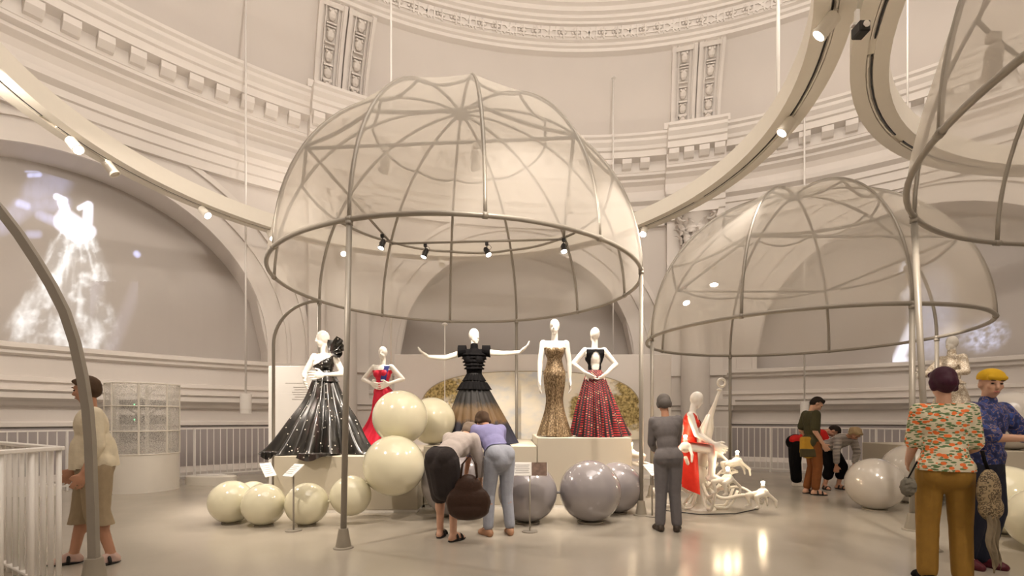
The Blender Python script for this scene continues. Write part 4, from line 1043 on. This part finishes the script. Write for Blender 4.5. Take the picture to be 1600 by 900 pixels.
# red and black gown, seen from behind
g = mann('white mannequin seen from behind in a red and black patterned gown with open back', 929, 7.52, 1.02, 1.68, yaw=183, head=(-4, 10), sw=.15, waist=.75, arms={'A': ((-.80, .05, -.95), (.70, .35, -.62)), 'B': ((.80, .05, -.90), (-.80, .4, -.70))})
g.body(MANN, True, legs=False, voxel=.0068, smooth=4); s = g.s
def kp(co):
    d = co-g.P; uu = d.dot(g.u); rr = d.dot(g.r); back = -d.dot(g.f) > -.01
    if uu < .10 or uu > .47: return False
    hole = (rr/.075)**2+((uu-.27)/.15)**2 < 1
    vee = uu > .33 and abs(abs(rr)-.05-(uu-.40)*-.35) > .05 and abs(rr) < .02
    return not (back and (hole or vee)) and abs(rr) < .145
g.cloth('bodice', g.torso(.013), BLK, kp, voxel=.009)
skirt('skirt', [(1.03, 0, 0, .105, .10), (.95, 0, .0, .145, .135), (.75, -.01, 0, .215, .2), (.45, -.03, 0, .31, .28), (.18, -.06, 0, .385, .34), (.012, -.08, 0, .43, .38)], REDB, g.t, 15, (.0, .12), nu=200, seed=6)
# lace gown under the small canopy
g = mann('white mannequin head in profile above a beige lace gown, behind two visitors', 1487, 8.15, .85, 1.83, yaw=-80, head=(0, 0), arms={'A': ((-.5, -.4, -.8), (.3, -.9, -.1)), 'B': ((.45, -.35, -.8), (-.3, -.9, -.1))})
g.body(MANN, True, legs=False, voxel=.0068, smooth=4)
g.cloth('bodice', g.torso(.015)+g.arm('A', .012, 1.5)+g.arm('B', .012, 1.5)+[('cap', g.nb, g.nb+g.u*.07, .062, .056)], LACE, lambda co: (co-g.P).dot(g.u) > .05)
skirt('skirt', [(1.05, 0, 0, .15, .14), (.85, 0, 0, .21, .2), (.5, 0, 0, .28, .28), (.012, 0, 0, .36, .36)], LACE, g.t, 10, (.0, .08), seed=9)

# -------- visitors
GP = 'visitors'
def person(label, px, D, H, **kw): return Fig('person', label, 'person', ((px-800)/755.6*D, D, 0), H=H, group=GP, **kw)
def shoes(g, m, e=.010, sandal=False, keep=None):
    for k in 'AB':
        c, d = g.an[k], g.td[k]; z0 = c.z-.08
        if sandal:
            r = V(-d.y, d.x, 0); M = Matrix((r, d, V(0, 0, 1))).transposed()
            sh = blob('sandal', [('ell', V(c.x, c.y, z0+.010)+d*.055, (.052, .135, .016), M)], m, g.t, .007, 2, s=g.s)
            for q in (.10, .03):
                b = V(c.x, c.y, z0)+d*q
                MB().tube([(b+r*.05*math.cos(a)+V(0, 0, .015+.062*(1.15-q*3.5)*math.sin(a)))*g.s for a in [PI*i/10 for i in range(11)]], .013, 6).build('strap', m, sh, True)
        else: blob('shoe', g.foot(k, e), m, g.t, .009, 3, (lambda co: co.z < z0+.085), g.s)
# cream top and khaki shorts, left foreground
g = person('visitor in cream top and khaki shorts behind the curved leg at left', 148, 4.35, 1.68, yaw=-42, lean=3, head=(8, -25), hw=1.15, waist=1.25, arms={'A': ((-.18, .05, -1), (.05, -.45, -.85)), 'B': ((.2, .05, -1), (-.05, -.35, -.9))},
           legs={'A': ((-.11, -.06, .48), (-.13, -.13, .08)), 'B': ((.11, .0, .48), (.13, .10, .08))})
g.body(SKIN2); g.face(); g.hair(plain('hair_brown', (.07, .04, .022)))
CRM = plain('cream_knit', (.74, .66, .50)); KHA = plain('khaki_cotton', (.36, .28, .18))
g.cloth('top', g.torso(.022)+g.arm('A', .018, 1.3)+g.arm('B', .018, 1.3)+[('cap', g.P+g.u*.15, g.P-g.u*.05, .17, .185)], CRM, lambda co: (co-g.P).dot(g.u) > -.03, smooth=8)
g.cloth('shorts', [('ell', g.P-V(0, 0, .02), (.19, .15, .14))]+g.leg('A', .026, 1.5, .028)+g.leg('B', .026, 1.5, .028), KHA, lambda co: co.z > .36, smooth=8)
shoes(g, plain('black_leather', (.02, .017, .015), .5), sandal=True)
for k in 'AB': blob('sock', [p for p in g.foot(k, .004)], plain('pink_sock', (.62, .44, .38)), g.t, .009, 2, s=g.s)
# floral shirt, right foreground, from behind
g = person('visitor seen from behind in orange floral shirt and mustard trousers', 1476, 3.8, 1.71, yaw=152, lean=3, head=(8, 12), hw=.98, waist=1.02, sw=.150, arms={'A': ((-.14, -.05, -1), (.30, -.85, -.35)), 'B': ((.12, -.1, -1), (-.05, -.8, -.5))},
           legs={'A': ((-.10, -.02, .48), (-.10, .02, .08)), 'B': ((.10, -.02, .48), (.11, .02, .08))})
g.body(SKIN); g.face(); g.hair(plain('hair_plum', (.045, .008, .022), .5), .04)
g.cloth('shirt', g.torso(.020)+g.arm('A', .014, .88)+g.arm('B', .014, .88)+[('cap', g.P+g.u*.1, g.P-g.u*.04, .15, .17)], FLORAL, lambda co: (co-g.P).dot(g.u) > -.02)
g.cloth('trousers', [('ell', g.P-V(0, 0, .03), (.168, .14, .15)), ('ell', g.P-g.f*.05-V(.07, 0, .04), (.092, .095, .12)), ('ell', g.P-g.f*.05-V(-.07, 0, .04), (.092, .095, .12))]+g.leg('A', .010, 1.95, .02)+g.leg('B', .010, 1.95, .02), plain('mustard_twill', (.30, .165, .03)))
shoes(g, BLK)
fl = g
# yellow cap, blue print shirt
g = person('visitor in yellow cap and blue patterned shirt at the right edge', 1532, 4.3, 1.73, yaw=14, lean=6, head=(2, -30), hw=1.0, sw=.18, waist=1.1, arms={'A': ((-.05, -.55, -.8), (.75, -.55, .0)), 'B': ((.45, -.35, -.85), (.75, -.6, .06))},
           legs={'A': ((-.13, -.05, .48), (-.16, .02, .08)), 'B': ((.06, -.06, .48), (-.03, -.02, .08))})
g.body(SKIN); g.face(); 
g.cloth('shirt', g.torso(.026)+g.arm('A', .022, .9)+g.arm('B', .022, .9)+[('ell', g.P+g.u*.06, (.19, .15, .12)), ('cap', g.nb-g.u*.03, g.nb+g.u*.03, .068, .064)], BLUEP)
g.cloth('trousers', [('ell', g.P-V(0, 0, .03), (.18, .145, .15))]+g.leg('A', .022, 1.96, .02)+g.leg('B', .022, 1.96, .02), plain('navy_denim', (.012, .014, .028)))
YEL = plain('yellow_felt', (.66, .40, .02)); M_ = frame3(g.hr, g.hf, g.hu); H_ = g.H
blob('cap', [('ell', H_+g.hu*.055-g.hf*.012, (.092, .108, .078), M_), ('cap', H_+g.hu*.055+g.hf*.075-g.hr*.05, H_+g.hu*.055+g.hf*.075+g.hr*.05, .022, .022)], YEL, g.t, .009, 3, lambda co: (co-H_).dot(g.hu) > .028, g.s)
shoes(g, plain('dark_red_leather', (.09, .012, .02), .45), .012)
yc = g
def world_of(g, p): return g.t.matrix_basis @ (p*g.s)
# things they carry
w = world_of(yc, yc.wr['B'])
ct = thing('coat', 'olive and dark red coat draped over the arms of the visitor in blue', 'coat', (w.x, w.y, w.z-.35))
blob('cloth_body', [('cap', V(-.25, .0, .33), V(.22, -.05, .36), .062, .062), ('ell', V(-.05, -.02, .22), (.20, .06, .16)), ('ell', V(.12, -.03, .12), (.15, .06, .2))], plain('olive_coat', (.17, .125, .03)), ct, .012, 5)
blob('lining', [('cap', V(-.22, -.03, .40), V(.22, -.07, .41), .045, .05)], plain('maroon_lining', (.06, .012, .016)), ct, .012, 4)
w = world_of(fl, fl.wr['A'])
lb_ = thing('shoulder_bag', 'leopard print bag with hanging scarf at the side of the floral visitor', 'bag', (3.53, 3.58, .54))
blob('pouch', [('ell', V(0, 0, .22), (.085, .05, .17)), ('ell', V(.015, 0, .10), (.09, .05, .10))], LEOP, lb_, .010, 4)
MB().grid(lambda u, v: V(-.01+(u-.5)*(.085-.03*v)+.03*v+.012*math.sin(v*9), -.03+.016*math.sin(u*16+v*3), .05-v*(.38+.05*math.sin(u*7))), 12, 8).build('scarf', plain('taupe_scarf', (.26, .21, .14)), lb_, True)
MB().tube([V(0, 0, .37), V(-.02, .01, .44), V(-.03, .02, .52)], .012, 6).build('strap', BLK, lb_, True)
fz = thing('fluffy_pouch', 'grey fluffy pouch hanging at the left hip of the floral visitor', 'pouch', (3.13, 3.82, .66))
fm_ = MB(); rr = random.Random(3)
fm_.ell((0, 0, .10), (.055, .05, .075), nu=24, nv=18)
fm_.v = [tuple(Vector(v)+V(rr.uniform(-1, 1), rr.uniform(-1, 1), rr.uniform(-1, 1))*.008) for v in fm_.v]
fm_.build('fluff', plain('grey_fluff', (.20, .185, .15), .95), fz, True); MB().cyl((0, 0, .17), (.08, .01, .30), .006, n=6).build('strap', BLK, fz)
# olive T-shirt, head bowed, profile
g = person('visitor in olive T-shirt and rust trousers looking down at the exhibits', 1270, 8.3, 1.72, yaw=84, lean=-4, head=(52, -8), hw=.95, sw=.17, arms={'A': ((-.1, .10, -1), (.05, -.55, -.85)), 'B': ((.14, .22, -1), (-.05, -.62, -.75))},
           legs={'A': ((-.08, -.04, .48), (-.08, .0, .08)), 'B': ((.08, -.03, .48), (.09, .06, .08))})
g.body(SKIN); g.face(); g.hair(plain('hair_dark', (.02, .012, .008)))
g.cloth('shirt', g.torso(.022)+g.arm('A', .022, .75)+g.arm('B', .022, .75), plain('olive_cotton', (.055, .05, .022)))
g.cloth('trousers', [('ell', g.P-V(0, 0, .03), (.17, .145, .15))]+g.leg('A', .014, 1.86, .012)+g.leg('B', .014, 1.86, .012), plain('rust_cotton', (.20, .068, .018)))
shoes(g, plain('black_leather', (.02, .017, .015), .5), sandal=True)
bg = thing('shoulder_bag', 'yellow bag on the back of the visitor in olive shirt', 'bag', ((1256-800)/755.6*8.35, 8.22, .66))
blob('pouch', [('box', V(0, 0, .18), (.26, .12, .30)), ('ell', V(0, 0, .08), (.15, .075, .12))], plain('ochre_canvas', (.48, .27, .03)), bg, .010, 4)
blob('flap', [('box', V(-.02, -.05, .06), (.30, .05, .14))], plain('olive_canvas', (.08, .065, .03)), bg, .010, 3)
MB().tube([V(.1, 0, .3), V(.16, .02, .5), V(.22, .05, .72)], .016, 6).build('strap', plain('strap_tan', (.45, .30, .2)), bg, True)
# bending visitor in red behind
g = person('visitor in red top and black trousers bending down behind the olive shirt', 1243, 9.4, 1.70, yaw=70, lean=66, hip=.84, head=(25, 0), hw=1.0, arms={'A': ((0, -.4, -1), (0, -.2, -1)), 'B': ((0, -.4, -1), (0, -.2, -1))},
           legs={'A': ((-.10, .02, .46), (-.10, .0, .08)), 'B': ((.10, .0, .46), (.11, -.04, .08))})
g.body(SKIN); g.hair(plain('hair_dark', (.02, .012, .008)))
g.cloth('shirt', g.torso(.022)+g.arm('A', .022, .9)+g.arm('B', .022, .9), plain('red_jersey', (.55, .015, .012)))
g.cloth('trousers', [('ell', g.P-V(0, 0, .0), (.18, .15, .16)), ('ell', g.P+V(0, .04, .0), (.17, .13, .14))]+g.leg('A', .028, 1.82, .03)+g.leg('B', .028, 1.82, .03), BLK)
shoes(g, plain('white_trainer', (.75, .70, .64), .5), .014)
# striped top, hands on knees
g = person('visitor in striped top bending forward with hands on knees', 1304, 8.85, 1.60, yaw=12, lean=62, hip=.80, shift=(0, .16), head=(5, 5), hw=1.1, waist=1.1, arms={'A': ((-.25, -.1, -1), (.15, .15, -1)), 'B': ((.25, -.1, -1), (-.15, .15, -1))},
           legs={'A': ((-.14, -.04, .45), (-.15, .08, .08)), 'B': ((.14, -.04, .45), (.15, .06, .08))})
g.body(SKIN2); g.face(); g.hair(plain('hair_blond', (.40, .29, .16)), .05)
g.cloth('top', g.torso(.03)+g.arm('A', .024, 1.7)+g.arm('B', .024, 1.7), STRIPE)
g.cloth('trousers', [('ell', g.P-V(0, 0, .02), (.19, .17, .16))]+g.leg('A', .03, 1.45, .02)+g.leg('B', .03, 1.45, .02), BLK)
shoes(g, plain('black_leather', (.02, .017, .015), .5), sandal=True)
# two women bending over the balls
g = person('woman in pale grey top and dark skirt bending over the big grey ball', 698, 5.2, 1.66, yaw=155, lean=62, hip=.88, shift=(0, .1), head=(12, 0), hw=1.02, bust=True, waist=.95, arms={'A': ((-.1, -.35, -1), (.1, -.3, -1)), 'B': ((.15, -.15, -1), (-.1, -.15, -1))},
           legs={'A': ((-.10, .02, .47), (-.11, .04, .08)), 'B': ((.10, -.03, .47), (.12, -.05, .08))})
g.body(SKIN); g.hair(plain('hair_ash', (.22, .17, .13)), .06)
g.cloth('top', g.torso(.03)+g.arm('A', .028, 1.55)+g.arm('B', .028, 1.55), plain('grey_linen', (.50, .44, .41)), lambda co: (co-g.P).dot(g.u) > .05)
s = g.s
g.cloth('skirt', [q_ for q_ in g.torso(.022) if (Vector(q_[1])-g.P).length < .12]+[('ell', g.P+g.u*.06, (.165, .14, .12))]+g.leg('A', .035, .95, .03)+g.leg('B', .035, .95, .03)+[('cap', g.P-V(0, 0, .05), V(0, .05, .56), .15, .13)], plain('dark_skirt', (.035, .028, .028)))
shoes(g, plain('black_leather', (.02, .017, .015), .5), sandal=True)
hbag = thing('handbag', 'large dark brown handbag hanging before the big grey ball', 'bag', ((732-800)/755.6*5.0, 4.98, .27))
blob('pouch', [('ell', V(0, 0, .17), (.235, .10, .19)), ('ell', V(0, 0, .28), (.15, .08, .18)), ('ell', V(0, 0, .09), (.22, .11, .11))], plain('brown_leather', (.045, .022, .014), .45), hbag, .011, 4)
for s_ in (-1, 1): MB().tube([V(-.08, .03*s_, .42), V(-.06, .03*s_, .56), V(.02, .02*s_, .66), V(.08, .03*s_, .56), V(.09, .03*s_, .42)], .010, 6).build('handle', plain('brown_leather', (.045, .022, .014), .45), hbag, True)
g = person('woman in lavender blue shirt and pale jeans leaning over the caption board', 778, 5.40, 1.66, yaw=205, lean=50, hip=.90, shift=(0, .05), head=(15, 0), hw=1.0, bust=True, arms={'A': ((-.1, -.45, -1), (.05, -.3, -1)), 'B': ((.15, -.3, -1), (.1, -.2, -1))},
           legs={'A': ((-.10, .02, .48), (-.13, .05, .08)), 'B': ((.10, -.02, .48), (.12, .0, .08))})
g.body(SKIN2); g.hair(plain('hair_brown', (.07, .04, .022)), .08)
g.cloth('shirt', g.torso(.024)+g.arm('A', .022, .95)+g.arm('B', .022, .95), plain('lavender_cotton', (.26, .25, .46)), lambda co: (co-g.P).dot(g.u) > .07)
g.cloth('jeans', [q_ for q_ in g.torso(.012) if (Vector(q_[1])-g.P).length < .12]+[('ell', g.P+g.u*.07, (.155, .13, .12)), ('ell', g.P-V(0, 0, .03), (.165, .14, .15))]+g.leg('A', .012, 1.9, .01)+g.leg('B', .012, 1.9, .01), plain('pale_denim', (.34, .36, .42)))
shoes(g, plain('tan_leather', (.40, .22, .13), .5), .008)
# visitor passing the chandelier
g = person('visitor in dark grey seen from behind in front of the chandelier', 1044, 5.6, 1.60, yaw=172, lean=5, side=3, head=(16, 0), hw=.92, waist=.9, sw=.145, arms={'A': ((-.04, -.35, -1), (.25, -.75, -.4)), 'B': ((.04, -.35, -1), (-.25, -.75, -.4))},
           legs={'A': ((-.08, -.02, .48), (-.10, .02, .08)), 'B': ((.08, -.02, .48), (.10, .02, .08))})
g.body(SKIN2); g.hair(plain('hair_grey', (.13, .115, .105)), .02)
g.cloth('jacket', g.torso(.018)+g.arm('A', .014, 1.8)+g.arm('B', .014, 1.8), plain('grey_wool', (.17, .155, .155)), lambda co: (co-g.P).dot(g.u) > -.02)
g.cloth('trousers', [q_ for q_ in g.torso(.012) if (Vector(q_[1])-g.P).length < .12]+g.leg('A', .012, 1.93, .014)+g.leg('B', .012, 1.93, .014), plain('slate_cotton', (.15, .14, .145)))
shoes(g, plain('brown_shoe', (.06, .045, .035), .5))

# ------------------------------------------------------------------ fallen chandelier with crouching figures, and its rider
CHC = V(2.62, 7.0, 0)
CHW = mat('chandelier_white', (.84, .79, .70), .35, noise=.02)
ch = thing('chandelier', 'white fallen chandelier of curling tubes and crouching figures with lit bulbs', 'chandelier', CHC)
def L_(px, py, dy=0.0): return P(px, py, 7.0+dy)-CHC
hub = L_(1094, 742)
MB().ell(hub, (.10, .10, .16), nu=18, nv=12).build('hub', CHW, ch, True)
MB().lathe([(.001, 0), (.22, 0), (.20, .03), (.06, .07), (.05, .4), (.001, .4)], n=24).build('base', CHW, ch, 'auto').location = (hub.x, hub.y, 0)
stem = [hub, L_(1099, 706), L_(1104, 676), L_(1108, 655), L_(1118, 628), L_(1125, 608)]
MB().tube(stem, [.06, .075, .085, .05, .022, .018], 12).build('stem', CHW, ch, True)
for k in range(3):
    a = 2*PI*k/3; o_ = V(.07*math.cos(a), .07*math.sin(a), 0)
    MB().tube([L_(1098, 700)+o_, L_(1104, 668)+o_*1.1, L_(1109, 648)+o_*.5], [.028, .03, .016], 8).build('stem_leaf', CHW, ch, True)
MB().ell(L_(1124, 609), (.035, .035, .02), nu=12, nv=8).build('stem_bead', CHW, ch, True)
rc = L_(1127.5, 598); MB().tube([rc+V(.055*math.cos(a), 0, .055*math.sin(a)) for a in [2*PI*i/20 for i in range(20)]], .018, 8, closed=True).build('top_ring', CHW, ch, True)
cf = [('ell', V(0, 0, .17), (.07, .065, .06)), ('ell', V(0, -.06, .14), (.055, .05, .05))]
for sx in (-1, 1):
    cf += [('cap', V(.035*sx, -.02, .16), V(.075*sx, -.16, .14), .036, .028), ('cap', V(.075*sx, -.16, .14), V(.07*sx, -.12, .015), .026, .018), ('cap', V(.07*sx, -.11, .012), V(.075*sx, -.18, .010), .016, .012),
           ('cap', V(.05*sx, .03, .16), V(.075*sx, .12, .08), .022, .018), ('cap', V(.075*sx, .12, .08), V(.07*sx, .13, .0), .018, .013)]
cfo = blob('crouching_figure', cf, CHW, ch, .010, 3); cf_me = cfo.data; bpy.data.objects.remove(cfo)
bm_ = MB().lathe([(.001, .0), (.014, .005), (.016, .03), (.03, .06), (.028, .085), (.001, .1)], n=12); bo_ = bm_.build('bulb', BULB, ch, True); bulb_me = bo_.data; bpy.data.objects.remove(bo_)
sk_ = MB().lathe([(.001, 0), (.024, 0), (.024, .05), (.016, .055), (.001, .055)], n=12); so_ = sk_.build('socket', CHW, ch); sock_me = so_.data; bpy.data.objects.remove(so_)
spots = [(1045, 678, .25, 90), (1071, 686, -.35, 160), (1037, 711, -.45, 70), (1121, 698, .35, 250), (1152, 710, .1, 270), (1137, 736, -.55, 300), (1192, 758, -.35, 285), (986, 697, .3, 80)]
for i, (px, py, dy, yw) in enumerate(spots):
    b_ = L_(px, py, dy); f_ = b_-V(0, 0, .30)
    o = link('crouching_figure', cf_me, CHW, ch); o.location = f_; o.rotation_euler = (0, 0, R_(yw)); o.scale = (1.15, 1.15, 1.15)
    q = link('socket', sock_me, CHW, o); q.location = (0, 0, .21); q2 = link('bulb', bulb_me, BULB, o); q2.location = (0, 0, .25); q2.scale = (.7, .7, .62)
    lamp('bulb_light', 'POINT', tuple(b_+V(0, 0, .05)), 5.0, (1, .78, .5), parent=ch, shadow_soft_size=.03)
    mid = V((hub.x+f_.x)/2, (hub.y+f_.y)/2, max(.06, min(hub.z, f_.z)-.34))
    for j, off in enumerate((V(0, 0, 0), V(.02, .10, .07))):
        pts = []
        for t_ in [x/18 for x in range(19)]:
            p = hub*(1-t_)**2+mid*2*t_*(1-t_)*1.0+(f_+V(0, 0, .05))*t_**2
            p = p+off*math.sin(PI*t_)*1.6+V(0, 0, -.10*math.sin(2*PI*t_)); p.z = max(.03, p.z); pts.append(p)
        MB().tube(pts, .025-.006*j, 8).build('arm', CHW, ch, True)
for k in range(7):
    a = 2*PI*k/7+.3; rr_ = .55+.12*(k % 2)
    pts = [hub+V(0, 0, -.1)+V(math.cos(a)*rr_*t_, math.sin(a)*rr_*.6*t_, -.45*math.sin(PI*.75*t_)+.22*t_**3) for t_ in [x/14 for x in range(15)]]
    for p in pts: p.z = max(.03, p.z)
    MB().tube(pts, .020, 8).build('scroll', CHW, ch, True)
MB().tube([V(-.6, -.25, .03), V(-.1, -.5, .012), V(.4, -.45, .012), V(.9, -.1, .012)], .008, 6).build('cable', BLACK, ch, True)
# rider
g = Fig('mannequin', 'white seated mannequin in a red open gown riding the chandelier', 'mannequin', (P(1074, 690, 6.85).x, 6.85, .10), yaw=62, H=1.66, lean=8, hip=.86, head=(14, 0), waist=.8, hw=.9, sw=.15, bust=True, neck=.02, group=GM, torso=.92,
        arms={'A': ((-.05, -.3, -.9), (.1, -.8, -.5)), 'B': ((.02, -.3, -.95), (-.05, -.85, -.55))}, legs={'A': ((-.09, -.36, .80), (-.09, -.34, .42)), 'B': ((.09, -.34, .76), (.09, -.30, .42))})
g.body(MANN, True)
REDS = plain('scarlet_silk', (.66, .03, .015), .45)
g.cloth('bodice', g.torso(.012), REDS, lambda co: (.0 < (co-g.P).dot(g.u) < .46) and not ((co-g.P).dot(g.f) > .02 and abs((co-g.P).dot(g.r)) < .035+.15*max(0, (co-g.P).dot(g.u)-.25)))
s = g.s
def drape(u, v):
    a = PI*(.0+1.35*u)+.15; rx = .135+.05*v+.03*math.sin(u*16)*v; return V(rx*math.cos(a)*1.05, .03+rx*math.sin(a)*1.25, g.P.z*s+.10-v*(.40+.42*u))
MB().grid(drape, 40, 20).build('skirt', REDS, g.t, True)
for k, sx in (('A', -1), ('B', 1)):
    MB().grid(lambda u, v: (g.hp[k].lerp(g.kn[k], min(1, v*1.6)))*s+V((u-.5)*.15+sx*.03, -.02*v, .075-.02*v-max(0, v-.62)*.9*(.3+.7*abs(u-.2))), 8, 16).build('skirt_front', REDS, g.t, True)

# ------------------------------------------------------------------ projected pictures on the recess walls
def proj_mat():
    m = bpy.data.materials.new('projected_light'); m.use_nodes = True
    nt, N, L, b = nodes_of(m); N.remove(b)
    at = N.new('ShaderNodeVertexColor'); at.layer_name = 'glow'
    em = N.new('ShaderNodeEmission'); em.inputs[1].default_value = PROJ_E; L.new(at.outputs[0], em.inputs[0])
    tr = N.new('ShaderNodeBsdfTransparent'); ad = N.new('ShaderNodeAddShader'); L.new(em.outputs[0], ad.inputs[0]); L.new(tr.outputs[0], ad.inputs[1])
    L.new(ad.outputs[0], N['Material Output'].inputs[0]); return m
PROJ_E = 0.72
from mathutils import noise as mnoise
def projection(label, az0, az1, z0, z1, fn, nu, nv):
    mb = MB().grid(lambda u, v: hall(az0+(az1-az0)*u, RW+.86, z0+(z1-z0)*v), nu, nv)
    o = mb.build('projected_image', proj_mat()); tag(o, label, 'projection')
    ca = o.data.color_attributes.new('glow', 'FLOAT_COLOR', 'POINT')
    vals = []
    for j in range(nv+1):
        for i in range(nu+1): vals += list(fn(i/nu, j/nv))+[1.0]
    ca.data.foreach_set('color', vals)
def seg(x, y, x0, y0, x1, y1, r):
    dx, dy = x1-x0, y1-y0; t = max(0, min(1, ((x-x0)*dx+(y-y0)*dy)/(dx*dx+dy*dy+1e-9))); d = math.hypot(x-x0-t*dx, y-y0-t*dy); return max(0, 1-(d/r)**2)
PL = (R_(-61.0), R_(-46.0), 2.75, 6.3)
def dressL(u, v):                       # u right, v up; dancing figure in a tiered gown, blue white light
    q = hall(PL[0]+(PL[1]-PL[0])*u, RW+.86, PL[2]+(PL[3]-PL[2])*v); px = 800+755.6*q.x/q.y; py = 654-755.6*(q.z-1.3)/q.y   # layout units of the picture
    n1 = mnoise.fractal(V(px*.11, py*.05, 3), 1, 2, 4)*.5+.5; n2 = mnoise.fractal(V(px*.22, py*.22, 9), 1, 2, 4)*.5+.5
    fig_ = max(seg(px, py, 97, 315, 108, 345, 9), seg(px, py, 102, 345, 125, 362, 20)*.95, seg(px, py, 138, 322, 136, 360, 9), seg(px, py, 88, 307, 101, 313, 6)*.9, seg(px, py, 124, 325, 137, 318, 5)*.8, seg(px, py, 100, 335, 140, 362, 12)*.9)
    lb = max(seg(px, py, 30, 318, 42, 322, 9)*.9, seg(px, py, 30, 322, 100, 318, 16)*.30, seg(px, py, 55, 300, 92, 285, 26)*.30, seg(px, py, 62, 335, 100, 352, 10)*.5, seg(px, py, 2, 352, 45, 318, 20)*.28, seg(px, py, 46, 274, 62, 273, 5)*.9, seg(px, py, 40, 268, 62, 268, 2)*.6, seg(px, py, 44, 366, 60, 366, 8)*.4, seg(px, py, 213, 396, 215, 398, 6)*1.1)
    sk = 0.0
    if 358 < py < 562:
        t = (py-358)/204; ang = math.atan2(px-118+18*t, py-322); dist = math.hypot(px-118, py-322)
        st = mnoise.fractal(V(ang*9, dist*.018, 1.7), 1, 2, 3)*.5+.5; bl = mnoise.fractal(V(px*.055, py*.06, 4.4), 1, 2, 4)*.5+.5
        if t < .40: cx_ = 117-4*t; wdt = 24+100*t**.85
        else: cx_ = 104-14*(t-.4); wdt = 50+42*math.sin(min(1, (t-.4)/.5)*2.2)
        wdt *= .86+.28*n1; e = 1-abs(px-cx_)/wdt
        if e > 0:
            sk = min(1, e*3.0)*(.16+1.5*max(0, st-.47)*1.6+1.9*max(0, bl-.5))*(.75+.4*n2)*(1-.45*t)
            if t > .9: sk *= max(0, (1-t)*10)
    ray = .06*max(0, math.sin((px+py*.4)*.10))*(1 if 140 < px < 215 and 440 < py < 560 else 0)
    a = fig_**.7*1.3; b = lb*(.6+.5*n1)
    return (a*.95+b*.55+sk*.80+ray, a*.98+b*.62+sk*.84+ray, a*1.15+b*1.05+sk*.86+ray*1.4)
projection('blue white projection of a dancing figure in a tiered gown on the left wall', *PL, dressL, 190, 240)
def dressR(u, v):
    n2 = mnoise.fractal(V(u*26, v*26, 5), 1, 2, 4)*.5+.5
    a = max(seg(u, v, .05, .03, .18, .32, .07)*1.0, seg(u, v, .10, .03, .02, .0, .06)*.9, seg(u, v, .16, .98, .10, .86, .05)*.8, seg(u, v, .2, .70, .12, .62, .06)*.7)
    b = .40*max(0, 1-((u-.35)/.24)**2-((v-.45)/.5)**2)*(.5+n2)+.75*max(0, 1-((u-.76)/.22)**2-((v-.2)/.17)**2)*max(0, n2-.25)*1.6
    return (a*.9+b*.62, a*.93+b*.70, a*1.1+b*1.0)
projection('faint blue white projection on the right wall behind the small canopy', R_(36.2), R_(45.5), 2.75, 5.6, dressR, 90, 110)
